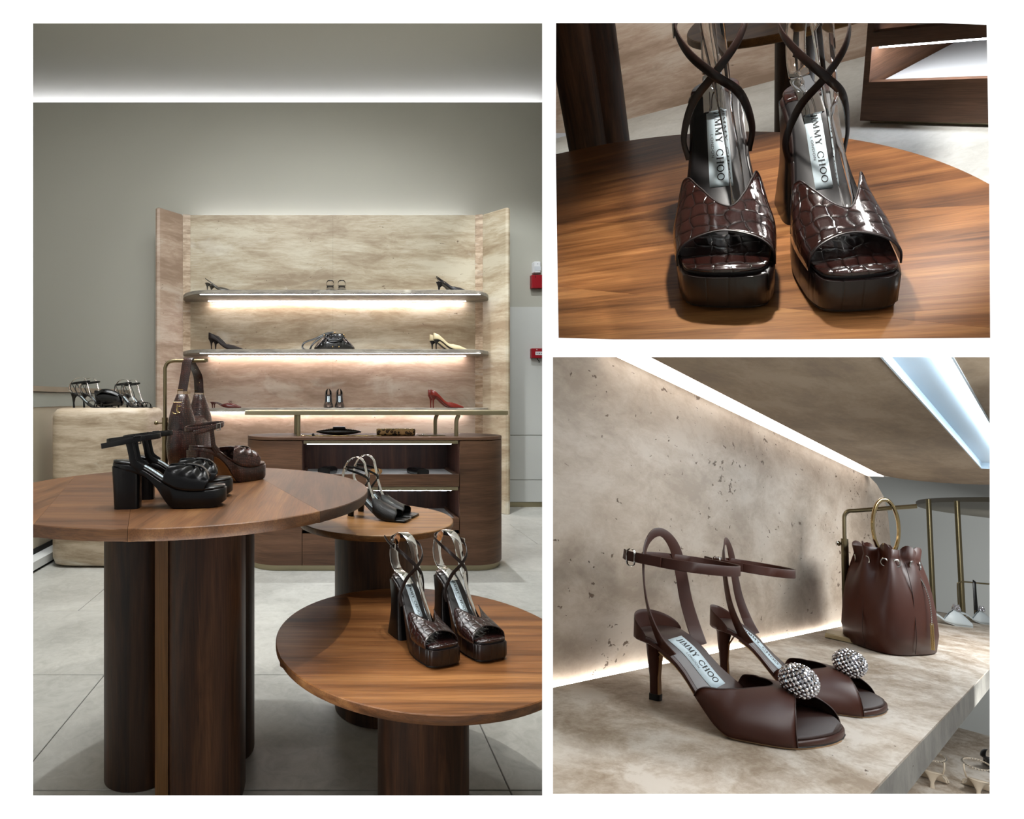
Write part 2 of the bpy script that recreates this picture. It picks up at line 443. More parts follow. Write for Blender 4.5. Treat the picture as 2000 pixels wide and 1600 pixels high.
class MB:
    def __init__(s): s.v = []; s.f = []; s.lc = {}
    def add(s, vs, fs, lc=None):
        o = len(s.v); s.v += [V(p) for p in vs]; s.f += [[i + o for i in f] for f in fs]
        if lc:
            for i, c in enumerate(lc): s.lc[o + i] = c
        return s
    def loft(s, rings, closed=True, cap0=True, cap1=True, loop=False):
        n = len(rings[0]); vs = [p for r in rings for p in r]; fs = []
        k = len(rings)
        for i in range(k if loop else k - 1):
            a = i * n; b = ((i + 1) % k) * n
            for j in range(n if closed else n - 1):
                j2 = (j + 1) % n
                fs.append([a + j, a + j2, b + j2, b + j])
        if not loop and closed:
            if cap0: fs.append(list(range(n))[::-1])
            if cap1: fs.append([(k - 1) * n + j for j in range(n)])
        return s.add(vs, fs)
    def grid(s, rows, lc=None):
        n = len(rows[0]); fs = []
        for i in range(len(rows) - 1):
            for j in range(n - 1):
                fs.append([i * n + j, i * n + j + 1, (i + 1) * n + j + 1, (i + 1) * n + j])
        return s.add([p for r in rows for p in r], fs, [c for r in lc for c in r] if lc else None)
    def box(s, x0, x1, y0, y1, z0, z1):
        vs = [(x0, y0, z0), (x1, y0, z0), (x1, y1, z0), (x0, y1, z0), (x0, y0, z1), (x1, y0, z1), (x1, y1, z1), (x0, y1, z1)]
        return s.add(vs, [[3, 2, 1, 0], [4, 5, 6, 7], [0, 1, 5, 4], [1, 2, 6, 5], [2, 3, 7, 6], [3, 0, 4, 7]])
    def prism(s, poly, z0, z1, b=0.0, b2=None):
        """poly (counter-clockwise xy) extruded z0..z1, with a chamfer b on the top and b2 on the bottom edge"""
        b2 = b if b2 is None else b2
        n = len(poly)
        def inset(d):
            out = []
            for i in range(n):
                p0, p1, p2 = V(poly[i - 1]), V(poly[i]), V(poly[(i + 1) % n])
                e1 = (p1 - p0).normalized(); e2 = (p2 - p1).normalized()
                n1 = V((-e1.y, e1.x)); n2 = V((-e2.y, e2.x))
                bis = (n1 + n2); L_ = bis.length
                if L_ < 1e-6: out.append(p1 + n1 * d); continue
                bis /= L_
                out.append(p1 + bis * (d / max(0.4, bis.dot(n1))))
            return out
        rings = []
        if b2: rings.append([(p.x, p.y, z0) for p in inset(b2)]); rings.append([(p[0], p[1], z0 + b2) for p in poly])
        else: rings.append([(p[0], p[1], z0) for p in poly])
        if b: rings.append([(p[0], p[1], z1 - b) for p in poly]); rings.append([(p.x, p.y, z1) for p in inset(b)])
        else: rings.append([(p[0], p[1], z1) for p in poly])
        return s.loft(rings)
    def tube(s, path, r, n=8, closed=False, caps=True):
        path = [V(p) for p in path]; k = len(path); rings = []; prev = None
        for i, p in enumerate(path):
            a = path[i - 1] if (i > 0 or closed) else p
            b = path[(i + 1) % k] if (i < k - 1 or closed) else p
            t = (b - a).normalized()
            if prev is None:
                prev = t.orthogonal().normalized()
            prev = (prev - t * prev.dot(t)).normalized()
            q = t.cross(prev)
            rr = r(i / max(1, k - 1)) if callable(r) else r
            rings.append([p + (prev * math.cos(2 * math.pi * j / n) + q * math.sin(2 * math.pi * j / n)) * rr for j in range(n)])
        return s.loft(rings, True, caps, caps, closed)
    def ribbon(s, path, w, th, nfn, closed=False):
        """flat strap along path; nfn(p, i) is the outward face direction"""
        path = [V(p) for p in path]; k = len(path); rings = []
        dist = 0.0; lcs = []
        for i, p in enumerate(path):
            a = path[i - 1] if (i > 0 or closed) else p
            b = path[(i + 1) % k] if (i < k - 1 or closed) else p
            t = (b - a).normalized(); nn = V(nfn(p, i)); nn = (nn - t * nn.dot(t)).normalized()
            q = t.cross(nn)
            ww = (w(i / max(1, k - 1)) if callable(w) else w) / 2
            if i: dist += (p - path[i - 1]).length
            h = th / 2; e = min(h, ww * 0.4)
            prof = [(-ww, -h + e * .5), (-ww + e, -h), (ww - e, -h), (ww, -h + e * .5), (ww, h - e * .5), (ww - e, h), (-ww + e, h), (-ww, h - e * .5)]
            rings.append([p + q * x + nn * y for x, y in prof])
            lcs += [(dist, x, y) for x, y in prof]
        o = len(s.v)
        s.loft(rings, True, True, True, closed)
        for i, c in enumerate(lcs): s.lc[o + i] = c
        return s
    def ball(s, c, r, nu=16, nv=10, sc=(1, 1, 1)):
        c = V(c); rings = []
        for i in range(1, nv):
            a = math.pi * i / nv
            rings.append([c + V((math.cos(2 * math.pi * j / nu) * math.sin(a) * r * sc[0], math.sin(2 * math.pi * j / nu) * math.sin(a) * r * sc[1], -math.cos(a) * r * sc[2])) for j in range(nu)])
        o = len(s.v)
        s.loft(rings, True, False, False)
        b0 = len(s.v); s.v += [c + V((0, 0, -r * sc[2])), c + V((0, 0, r * sc[2]))]
        for j in range(nu):
            s.f.append([b0, o + (j + 1) % nu, o + j])
            e = o + (nv - 2) * nu
            s.f.append([b0 + 1, e + j, e + (j + 1) % nu])
        return s
    def build(s, name, mat, parent=None, fr=None, M=None, smooth=True, angle=40, solid=0.0, sub=0, bev=0.0, offset=0.0):
        base = V(parent['_base']) if parent is not None and '_base' in parent.keys() else V((0, 0, 0))
        me = bpy.data.meshes.new(name)
        vs = [(M @ p if M is not None else p) for p in s.v]
        me.from_pydata([tuple(p - base) for p in vs], [], s.f)
        at_ = me.attributes.new('lc', 'FLOAT_VECTOR', 'POINT')
        buf = []
        for i, p in enumerate(s.v):
            c = s.lc.get(i, p); buf += [c[0], c[1], c[2]]
        at_.data.foreach_set('vector', buf)
        me.materials.append(mat)
        if M is not None and M.to_3x3().determinant() < 0: me.flip_normals()
        if smooth:
            me.polygons.foreach_set('use_smooth', [True] * len(me.polygons))
            me.set_sharp_from_angle(angle=math.radians(angle))
        me.update()
        o = bpy.data.objects.new(name, me); COL.objects.link(o)
        if parent is not None:
            o.parent = parent; o['_base'] = tuple(base)
        elif fr is not None: o.matrix_world = fr
        if solid:
            md = o.modifiers.new('thickness', 'SOLIDIFY'); md.thickness = solid; md.offset = offset
        if bev:
            md = o.modifiers.new('edge', 'BEVEL'); md.width = bev; md.segments = 2; md.limit_method = 'ANGLE'; md.angle_limit = math.radians(50)
        if sub:
            md = o.modifiers.new('smooth', 'SUBSURF'); md.levels = sub; md.render_levels = sub
        return o

def tag(o, label, cat, group=None, kind=None):
    if label: o['label'] = label
    if cat: o['category'] = cat
    if group: o['group'] = group
    if kind: o['kind'] = kind
    return o
def thing(name, label, cat, base=(0, 0, 0), fr=FR1, group=None):
    e = bpy.data.objects.new(name, None); COL.objects.link(e)
    e.empty_display_size = 0.05
    e.matrix_world = fr @ Matrix.Translation(V(base))
    e['_base'] = tuple(base)
    return tag(e, label, cat, group)
def struct(o, label=None):
    o['kind'] = 'structure'
    if label: o['label'] = label
    return o
def sthing(name, base=(0, 0, 0), fr=FR1, label=None):
    e = bpy.data.objects.new(name, None); COL.objects.link(e)
    e.matrix_world = fr @ Matrix.Translation(V(base)); e['_base'] = tuple(base)
    return struct(e, label)
def clip(poly, a, b, c):
    """keep the part of a convex polygon with a*x + b*y <= c"""
    out = []
    for i in range(len(poly)):
        p, q = poly[i - 1], poly[i]
        dp = a * p[0] + b * p[1] - c; dq = a * q[0] + b * q[1] - c
        if (dp <= 0) != (dq <= 0):
            t = dp / (dp - dq); out.append((p[0] + (q[0] - p[0]) * t, p[1] + (q[1] - p[1]) * t))
        if dq <= 0: out.append((q[0], q[1]))
    return out
def circle(cx, cy, r, n=96):
    return [(cx + r * math.cos(2 * math.pi * i / n), cy + r * math.sin(2 * math.pi * i / n)) for i in range(n)]
def quad_slab(fr, pts, th):
    """slab whose front face is the given loop of set points, grown away by the vector th"""
    th = V(th); mb = MB(); n = len(pts)
    mb.add([V(p) for p in pts] + [V(p) + th for p in pts],
           [list(range(n)), [n + i for i in range(n)][::-1]] + [[i, n + i, n + (i + 1) % n, (i + 1) % n] for i in range(n)])
    return mb
# ------------------------------------------------------------------ white display wall with three openings, partitions behind it
WALL_D = 1.0
K1 = (1069.5 - PX) / F                 # partition between the hall and the two close-up sets: x = K1 * depth
K2 = (PY - 680.5) / F                  # partition between the two close-up sets: height above eye = K2 * depth
def front_wall():
    xL, xR, yT, yB = -3600, 5600, -3300, 4700
    A1 = [(64.5, 45.5), (1059, 45.5), (1059, 1554), (64.5, 1554)]
    A2 = [(1086, 45), (1500, 44.5), (1840, 45), (1927, 48.5), (1932, 330), (1934, 660), (1560, 663), (1200, 663), (1091, 660), (1085.5, 300)]
    A3 = [(1080, 698), (1933, 698), (1933, 1551), (1080, 1551)]
    polys = [
        [(xL, yT), (64.5, yT), (64.5, 45.5), (64.5, 1554), (64.5, yB), (xL, yB)],
        [(64.5, yT), (1059, yT), (1059, 45.5), (64.5, 45.5)],
        [(64.5, 1554), (1059, 1554), (1059, yB), (64.5, yB)],
        [(1059, yT), (1086, yT), (1086, 45), (1085.5, 300), (1091, 660), (1080, 698), (1080, 1551), (1080, yB), (1059, yB), (1059, 1554), (1059, 45.5)],
        [(1086, yT), (1927, yT), (1927, 48.5), (1840, 45), (1500, 44.5), (1086, 45)],
        [(1927, yT), (xR, yT), (xR, yB), (1933, yB), (1933, 1551), (1933, 698), (1934, 660), (1932, 330), (1927, 48.5)],
        [(1091, 660), (1200, 663), (1560, 663), (1934, 660), (1933, 698), (1080, 698)],
        [(1080, 1551), (1933, 1551), (1933, yB), (1080, yB)]]
    mb = MB(); idx = {}
    def vid(p, d):
        k = (p, d)
        if k not in idx:
            idx[k] = len(mb.v); mb.v.append(at(p[0], p[1], d))
        return idx[k]
    for p in polys:
        mb.f.append([vid(q, WALL_D) for q in p])
        mb.f.append([vid(q, WALL_D + 0.008) for q in p][::-1])
    for lp in (A1, A2, A3):
        for i in range(len(lp)):
            a, b = lp[i - 1], lp[i]
            mb.f.append([vid(a, WALL_D), vid(b, WALL_D), vid(b, WALL_D + 0.008), vid(a, WALL_D + 0.008)])
    struct(mb.build('wall_front', M_WHITE, smooth=False), 'white display wall with three rectangular openings')
front_wall()
def part_plane(k, d0, d1, lo, hi):
    return None
mb = MB()
a = 0.003
pts = [(K1 * 1.008, 1.008), (K1 * 9, 9)]
mb.add([(pts[0][0] - a, pts[0][1], -3), (pts[0][0] + a, pts[0][1], -3), (pts[1][0] + a, pts[1][1], -3), (pts[1][0] - a, pts[1][1], -3),
        (pts[0][0] - a, pts[0][1], 5.5), (pts[0][0] + a, pts[0][1], 5.5), (pts[1][0] + a, pts[1][1], 5.5), (pts[1][0] - a, pts[1][1], 5.5)],
       [[3, 2, 1, 0], [4, 5, 6, 7], [0, 1, 5, 4], [1, 2, 6, 5], [2, 3, 7, 6], [3, 0, 4, 7]])
struct(mb.build('wall_right', M_WALL, smooth=False), 'pale partition wall closing the hall on the right')
mb = MB()
q = [(K1 * 1.008 + a, 1.008), (5.0, 1.008), (9.5, 9), (K1 * 9 + a, 9)]
mb.add([(x, y, EYE + K2 * y - 0.003) for x, y in q] + [(x, y, EYE + K2 * y + 0.003) for x, y in q],
       [[3, 2, 1, 0], [4, 5, 6, 7], [0, 1, 5, 4], [1, 2, 6, 5], [2, 3, 7, 6], [3, 0, 4, 7]])
struct(mb.build('wall_middle', M_WALL, smooth=False), 'thin partition between the two close-up sets')

# ------------------------------------------------------------------ hall: floor, walls, ceiling
BACK = 5.6
def wedge(y): return K1 * y - 0.006
fl = sthing('floor', (0, 3, 0), label='pale grey stone tile floor of the hall')
MB().prism([(-3.65, 1.01), (wedge(1.01), 1.01), (wedge(5.75), 5.75), (-3.65, 5.75)], -0.06, -0.004).build('floor_bed', M_GROUT, fl, smooth=False)
rows = [1.01, 1.54, 2.186, 2.845, 3.5, 4.155, 4.81, 5.465, 5.75]
g = 0.0016
for r in range(len(rows) - 1):
    x = -0.87 + (0.0, 0.0, 0.48, 0.95, 0.31, 1.01, 0.45, 0.9)[r] - 1.345 * 3
    while x < 2.3:
        poly = [(x + g, rows[r] + g), (x + 1.345 - g, rows[r] + g), (x + 1.345 - g, rows[r + 1] - g), (x + g, rows[r + 1] - g)]
        poly = clip(poly, -1, 0, 3.65); 
        if len(poly) > 2: poly = clip(poly, 1, -K1, -0.006)
        if len(poly) > 2: MB().prism(poly, -0.012, 0.0, 0.0015, 0).build('tile', M_FLOOR, fl, smooth=False)
        x += 1.345
wb = sthing('wall_back', (0, BACK, 0), label='tall greige painted wall behind the stone shelving')
MB().box(-3.65, wedge(BACK), BACK, BACK + 0.10, 0, 3.95).build('wall_surface', M_WALL, wb, smooth=False)
MB().box(-3.65, wedge(6.2) + 0.02, 6.22, 6.30, 3.8, CEIL + 0.05).build('cove_back', M_CEIL, wb, smooth=False)
MB().box(-3.65, wedge(5.7), BACK + 0.10, 6.22, 3.93, 3.95).build('cove_ledge', M_CEIL, wb, smooth=False)
MB().box(-3.6, wedge(6.0) - 0.02, 6.02, 6.06, 3.985, 4.0).build('cove_light_strip', M_LED_COVE, wb, smooth=False)
xr0, xr1 = 1.66, wedge(BACK) - 0.001
for z0, z1 in ((0.268, 0.697), (0.703, 1.95)):
    MB().box(xr0, xr1, BACK - 0.014, BACK, z0, z1).build('wall_panel', M_PANEL, wb, smooth=False)
MB().box(xr0, xr1, BACK - 0.014, BACK, 0.05, 0.262).build('wall_panel', M_PANEL, wb, smooth=False)
struct(MB().box(xr0, xr1, BACK - 0.012, BACK, 0.0, 0.046).build('baseboard_back', M_CHAMP, smooth=False), 'metal skirting under the pale wall panels')
struct(MB().prism([(-3.65, 1.01), (wedge(1.01), 1.01), (wedge(6.25), 6.25), (-3.65, 6.25)], CEIL, CEIL + 0.08).build('ceiling', M_CEIL, smooth=False), 'matt greige ceiling washed by the cove light')
struct(MB().box(-3.75, -3.6, 1.01, 6.25, 0, CEIL).build('wall_left', M_WALL, smooth=False), 'plain greige wall on the left')
lc = thing('low_case', 'long low cream display case with a taupe ledge on the far left', 'display case', (-1.9, 3.2, 0))
MB().box(-2.3, -1.90, 1.02, 5.34, 0.10, 1.00).build('front_panel', M_LEFT, lc, smooth=False)
MB().box(-2.3, -1.895, 1.02, 5.34, 1.00, 1.098).build('glass_strip', plain('grey_glass', '9aa09a', 0.12, spec=0.8), lc, smooth=False)
MB().box(-2.3, -1.885, 1.02, 5.34, 1.10, 1.135).build('ledge', paint('taupe_rail', '8d8272', 0.5), lc, smooth=False)
MB().box(-2.3, -1.888, 1.02, 5.34, 1.095, 1.10).build('ledge_shadow_gap', M_DARK, lc, smooth=False)
MB().box(-2.3, -1.89, 1.02, 5.34, 0.068, 0.10).build('plinth_shade', M_DARK, lc, smooth=False)  # near-black strip put in for the shadow above the plinth
MB().box(-2.3, -1.80, 1.02, 5.34, 0.018, 0.068).build('plinth', paint('white_plinth', 'd2d4d4', 0.5), lc, smooth=False)
MB().box(-2.3, -1.815, 1.02, 5.34, 0.0, 0.018).build('toe_recess', M_DARK, lc, smooth=False)

# ------------------------------------------------------------------ travertine shelving unit
un = thing('stone_shelving', 'tall travertine wall shelving with splayed side wings and three lit shelves', 'shelving', (0, 5.3, 0))
yb, yf, ztop = 5.44, 5.226, 2.80
for x0, x1, m in ((-1.35, -0.0004, M_TRAV), (0.0004, 1.35, M_TRAV)):
    MB().box(x0, x1, yb, yb + 0.03, 1.49, ztop - 0.002).build('stone_panel', m, un, smooth=False)
for x0, x1 in ((-1.35, -0.0004), (0.0004, 1.35)):
    MB().box(x0, x1, yb, yb + 0.03, 0.0, 1.488).build('stone_panel', M_TRAV_PINK, un, smooth=False)
for s in (-1, 1):
    tr = M_TRAV_PINK if s < 0 else M_TRAV
    MB().prism([(s * 1.351, yb), (s * 1.418, yb - 0.018), (s * 1.418, yb + 0.03), (s * 1.351, yb + 0.03)][::s], 0.0, ztop).build('corner_strip', travertine('travertine_strip', ('8e775e', 'ab937a', 'c8b49c'), (3, 3, 14), (2, 9, 1), 2.0, 40), un, smooth=False)
    w = [(s * 1.419, yb - 0.018), (s * 1.575, yf), (s * 1.60, yf - 0.004), (s * 1.618, yf + 0.012), (s * 1.614, yf + 0.05), (s * 1.47, yb + 0.03), (s * 1.419, yb + 0.03)]
    MB().prism(w[::s], 0.0, ztop, 0.012, 0.003).build('wing', tr, un, smooth=False)
MB().box(-0.03, 0.03, yb + 0.0302, yb + 0.036, 0.0, ztop - 0.001).build('joint_light_stop', M_DARK, un, smooth=False)  # added strip that stops the top light showing through the joint
MB().box(-1.3, 1.3, yb + 0.05, yb + 0.07, ztop - 0.05, ztop - 0.035).build('top_light_strip', M_LED_TOP, un, smooth=False)
def shelf_outline(x0, x1, y0, y1, r, n=14):
    pts = [(x1, y1)]
    ey = (y1 - y0) * 0.98
    pts = [(x0 + 0.0, y1), ]
    pts += [(x0 + r * (1 - math.cos(i / n * math.pi / 2)), y1 - ey * 0 - (y1 - y0) * math.sin(i / n * math.pi / 2)) for i in range(0, n + 1)][1:]
    pts += [(x1 - r + r * math.sin(i / n * math.pi / 2), y0 + (y1 - y0) * (1 - math.cos(i / n * math.pi / 2))) for i in range(0, n + 1)]
    return pts
SH = {1: 2.005, 2: 1.4875, 3: 0.972}
for k, zt in SH.items():
    sh = MB().prism(shelf_outline(-1.40, 1.455, 5.0, yb - 0.001, 0.33), zt - 0.031, zt, 0.002).build('shelf', M_TRAV_GREY, un, angle=30)
    MB().box(-1.17, 1.30, 5.045, 5.054, zt - 0.034, zt - 0.031).build('shelf_light_strip', M_LED, sh, smooth=False).parent = sh
    o = MB().box(-1.17, 1.25, yb - 0.05, yb - 0.035, zt - 0.035, zt - 0.031).build('wall_light_strip', M_LEDW, sh, smooth=False)

# ------------------------------------------------------------------ walnut tables
def boards(name, label, cx, cy, R, zt, th, cuts, mats, cat='table'):
    """round table: the top is sawn along the cut lines into boards"""
    t = thing(name, label, cat, (cx, cy, 0))
    polys = [clip(circle(cx, cy, R, 120), 1, -K1, -0.005)]
    for (a_, b_, c_) in cuts:
        nxt = []
        for p in polys:
            p1 = clip(p, a_, b_, c_ - 0.0001); p2 = clip(p, -a_, -b_, -c_ - 0.0001)
            nxt += [q for q in (p1, p2) if len(q) > 2]
        polys = nxt
    for i, p in enumerate(polys):
        # top board: upright edge above, undercut chamfer below along the rim only
        rings = []
        def rim(d, p=p): 
            out = []
            for x, y in p:
                v = V((x - cx, y - cy)); 
                if v.length > R - 1e-4: v = v * ((R - d) / R)
                out.append((v.x + cx, v.y + cy))
            return out
        for d, z in ((0.004, zt - th), (0.0, zt - th * 0.62), (0.0, zt - 0.0018), (0.0018, zt)):
            rings.append([(x, y, z) for x, y in rim(d)])
        MB().loft(rings).build('board', mats[i % len(mats)], t, angle=30)
    return t
def superell(cx, cy, rx, ry, e=2.4, n=40, rot=0.0):
    out = []
    for i in range(n):
        a_ = 2 * math.pi * i / n; c, s = math.cos(a_), math.sin(a_)
        x = rx * math.copysign(abs(c) ** (2 / e), c); y = ry * math.copysign(abs(s) ** (2 / e), s)
        out.append((cx + x * math.cos(rot) - y * math.sin(rot), cy + x * math.sin(rot) + y * math.cos(rot)))
    return out
def line_px(a_, b_, h):
    """cut line on the level z = h through two pixels"""
    p, q = hit(FR1, *a_, h), hit(FR1, *b_, h)
    nx, ny = -(q.y - p.y), q.x - p.x
    return (nx, ny, nx * p.x + ny * p.y)
TB, TR, TM = 0.80, 0.45, 0.645
big = boards('pedestal_table', 'large high round walnut table on a clustered column, front left', -0.408, 1.612, 0.505, TB, 0.026,
             [line_px((65, 1025), (132, 947), TB), line_px((249, 1035), (256, 985), TB), line_px((526, 943), (604, 987), TB)],
             [WAL_C, WAL_A, WAL_B, WAL_C, WAL_D, WAL_A, WAL_D, WAL_B])
for (cx, cy, rx, ry, m, e) in ((-0.545, 1.62, 0.092, 0.092, WAL_COL, 2.3), (-0.335, 1.545, 0.097, 0.095, WAL_COL2, 2.9), (-0.325, 1.725, 0.088, 0.085, WAL_COL, 2.3), (-0.50, 1.76, 0.09, 0.085, WAL_COL2, 2.3)):
    MB().prism(superell(cx, cy, rx, ry, e), 0.0, TB - 0.026, 0, 0.002).build('column_lobe', m, big)
MB().box(-0.462, -0.428, 1.49, 1.70, 0.0, TB - 0.027).build('inlay_strip', WAL_STRIP, big, smooth=False)
rt = boards('round_table', 'low round walnut table at the right front with crocodile platform sandals on it', 0.224, 1.455, 0.367, TR, 0.022,
            [line_px((560, 1283), (1000, 1291), TR)], [WAL_R, walnut('walnut_round_b', ('452610', '7b4e2a', '9f6e40'), (1.2, 23, 23), (0, 0, 0.03), (6, 3, 0), 1.8, 0.34)])
MB().prism(circle(0.228, 1.452, 0.114, 64), 0.0, TR - 0.022, 0, 0.002).build('column', WAL_COL2, rt)
mt = boards('side_table', 'small round walnut table between the large table and the cabinet', 0.145, 1.964, 0.262, TM, 0.02,
            [line_px((640, 1010), (884, 1000), TM)], [WAL_M, walnut('walnut_midtable_b', ('57391d', '885f36', 'a67c4a'), (1.2, 14, 14), (0, 0, -0.12), (9, 4, 0), 1.8)])
MB().prism(circle(0.147, 1.963, 0.14, 64), 0.0, TM - 0.02, 0, 0.002).build('column', WAL_COL, mt)

# ------------------------------------------------------------------ walnut cabinet with rounded ends
CX, CY, CW, CR, CH = 0.268, 3.71, 0.815, 0.21, 0.819
cb = thing('sideboard', 'oval-ended walnut sideboard with open lit trays in front of the stone shelving', 'cabinet', (CX, CY, 0))
def stadium(d=0.0, n=20):
    r = CR - d; x0 = CX - CW + CR; x1 = CX + CW - CR
    p = [(x1 + r * math.cos(a_), CY + r * math.sin(a_)) for a_ in [(-math.pi / 2 + math.pi * i / n) for i in range(n + 1)]]
    p += [(x0 + r * math.cos(a_), CY + r * math.sin(a_)) for a_ in [(math.pi / 2 + math.pi * i / n) for i in range(n + 1)]]
    return p
MB().prism(stadium(), 0.799, CH, 0.002).build('top', WAL_CAB, cb, angle=30)
MB().prism(stadium(0.012), 0.0, 0.032, 0.0).build('plinth', M_CHAMP, cb, angle=30)
xa, xb = -0.1875, 0.775
def curved_side(s, z0, z1, xin, name='curved_side'):
    """half-round end panel running from the front seam round to the back"""
    n = 20; th = 0.022; xc = CX + s * (CW - CR); out = []; inn = []
    angs = [math.pi / 2 - s * 0 - math.pi * i / n for i in range(n + 1)]
    pts_o = [(xin, CY - CR)] + [(xc + s * CR * math.cos(a_), CY + CR * math.sin(a_)) for a_ in angs[::-1]] 
    pts_i = [(xin, CY - CR + th)] + [(xc + s * (CR - th) * math.cos(a_), CY + (CR - th) * math.sin(a_)) for a_ in angs[::-1]]
    poly = pts_o + pts_i[::-1]
    k = len(pts_o); mb = MB(); vs = [(x, y, z0) for x, y in poly] + [(x, y, z1) for x, y in poly]; m = len(poly)
    fs = [[i, (i + 1) % m, m + (i + 1) % m, m + i] for i in range(m)]
    for i in range(k - 1):
        j = m - 1 - i
        fs.append([i, i + 1, j - 1, j][::-1]); fs.append([m + i, m + i + 1, m + j - 1, m + j])
    mb.add(vs, fs)
    return mb.build(name, WAL_CAB, cb, angle=30)
curved_side(-1, 0.036, 0.795, xa - 0.0015)
curved_side(1, 0.036, 0.795, xb + 0.0015)
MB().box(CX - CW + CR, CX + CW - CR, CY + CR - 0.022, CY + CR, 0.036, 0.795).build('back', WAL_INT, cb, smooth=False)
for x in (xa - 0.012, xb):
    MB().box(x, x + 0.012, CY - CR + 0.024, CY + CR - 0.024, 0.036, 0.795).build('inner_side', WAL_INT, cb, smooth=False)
MB().box(xa + 0.002, xb - 0.002, CY - CR + 0.001, CY - CR + 0.022, 0.036, 0.228).build('lower_drawer', WAL_CAB, cb, smooth=False)
fy = CY - CR
for i, (zf0, zf1) in enumerate(((0.528, 0.590), (0.262, 0.322))):
    MB().box(xa + 0.003, xb - 0.003, fy + 0.003, CY + CR - 0.03, zf0 - 0.012, zf0).build('shelf_board', WAL_CAB, cb, smooth=False)
    tr_ = MB().box(xa + 0.003, xb - 0.003, fy + 0.002, fy + 0.02, zf0 + 0.001, zf1).build('tray_front', WAL_CAB, cb, smooth=False)
    MB().box(xa + 0.02, xb - 0.02, fy + 0.021, CY + CR - 0.03, zf1 - 0.03, zf1 - 0.012).build('tray_lining', M_FELT, cb, smooth=False)
    for x in (xa + 0.003, xb - 0.018):
        MB().box(x, x + 0.015, fy + 0.021, CY + CR - 0.03, zf0 + 0.001, zf1).build('tray_side', WAL_CAB, cb, smooth=False)
    for px in (762, 847) if i == 0 else ():
        xx = (px - PX) / F * (fy + 0.03)
        MB().box(xx - 0.012, xx + 0.012, fy + 0.019, fy + 0.03, zf1 - 0.012, zf1 - 0.004).build('finger_tab', WAL_CAB, cb, smooth=False)
for z in (0.787, 0.503):
    MB().box(xa + 0.01, xb - 0.01, fy + 0.004, fy + 0.03, z - 0.009, z + 0.010).build('light_rail', M_CHAMP, cb, smooth=False)
    MB().box(xa + 0.03, xb - 0.05, fy + 0.006, fy + 0.013, z - 0.012, z - 0.0092).build('tray_light_strip', plain('led_tray', 'ffffff', emit='eef4ff', es=40), cb, smooth=False)

rs = thing('riser_shelf', 'long champagne metal riser shelf standing on the walnut sideboard', 'shelf', (CX, CY, CH))
zr = 0.980
MB().prism([(-0.545, CY - 0.16), (1.085, CY - 0.16), (1.085, CY + 0.17), (-0.545, CY + 0.17)], zr - 0.028, zr, 0.002).build('shelf_top', M_CHAMP, rs, smooth=False)
for px, dy in ((583, -0.12), (578, 0.10)):
    x = (px - PX) / F * (CY + dy)
    MB().tube([(x, CY + dy, CH), (x, CY + dy, zr - 0.027)], 0.0125, 12).build('post', M_CHAMP, rs)
for px, dy in ((891, -0.12), (850, 0.10)):
    x = (px - PX) / F * (CY + dy)
    MB().tube(smooth_path([(x, CY + dy, CH), (x, CY + dy, CH + 0.06), (x + 0.002, CY + dy, zr - 0.06), (x + 0.016, CY + dy, zr - 0.027)], 6), 0.0125, 12).build('post', M_CHAMP, rs)

# ------------------------------------------------------------------ stone pedestal
pd = thing('stone_pedestal', 'rounded travertine plinth by the left wall with black sandals on top', 'pedestal', (-1.478, 3.82, 0))
M_PED = travertine('travertine_pedestal', ('8e7c66', 'ab9a84', 'c2b39f'), (1.2, 1.2, 8), (4, 2, 8), 1.8, 30)
prof = [(0.05, 0.0), (0.012, 0.018), (0.0, 0.06), (0.0, 0.93), (0.006, 0.965), (0.024, 0.988), (0.05, 0.995)]
MB().loft([[(x, y, z) for x, y in superell(-1.478, 3.82, 0.306 - d, 0.268 - d, 5.0, 72)] for d, z in prof]).build('block', M_PED, pd, angle=60)

# ------------------------------------------------------------------ wall devices at the right edge
def wallpt(px, py, y): return at(px, py, y)
dv = thing('motion_sensor', 'small white motion sensor high on the wall above the red alarm box', 'sensor', tuple(wallpt(1050, 522, BACK)))
p0 = wallpt(1042, 533, BACK - 0.05); p1 = wallpt(1057.5, 511, BACK - 0.05)
MB().prism([(p0.x, BACK), (p0.x, BACK - 0.035), (p0.x + 0.012, BACK - 0.055), (p1.x - 0.012, BACK - 0.055), (p1.x, BACK - 0.035), (p1.x, BACK)], p0.z, p1.z, 0.006).build('housing', plain('white_plastic', 'd8d9dc', 0.4), dv)
MB().box(p0.x + 0.008, p1.x - 0.008, BACK - 0.057, BACK - 0.054, p0.z + 0.02, p0.z + 0.062).build('lens_window', plain('milky_lens', 'c4c7cc', 0.25), dv, smooth=False)
MB().box((p0.x + p1.x) / 2 - 0.004, (p0.x + p1.x) / 2 + 0.004, BACK - 0.0565, BACK - 0.054, p1.z - 0.026, p1.z - 0.022).build('status_light', M_DARK, dv, smooth=False)
M_RED = plain('alarm_red', '8e0f1c', 0.4)
dv = thing('alarm_sounder', 'square red fire alarm box on the wall under the motion sensor', 'fire alarm', tuple(wallpt(1050, 550, BACK)))
p0 = wallpt(1038, 563, BACK - 0.045); p1 = wallpt(1062, 537, BACK - 0.045); p1.x = min(p1.x, wedge(BACK - 0.05) - 0.002)
MB().box(p0.x, p1.x, BACK - 0.05, BACK, p0.z, p1.z).build('housing', M_RED, dv, smooth=False, bev=0.004)
MB().box(p0.x + 0.034, p0.x + 0.038, BACK - 0.0515, BACK - 0.049, p1.z - 0.03, p1.z - 0.004).build('slot', M_DARK, dv, smooth=False)
dv = thing('call_point', 'red manual fire call point with white window low on the right wall', 'fire alarm', tuple(wallpt(1050, 690, BACK)))
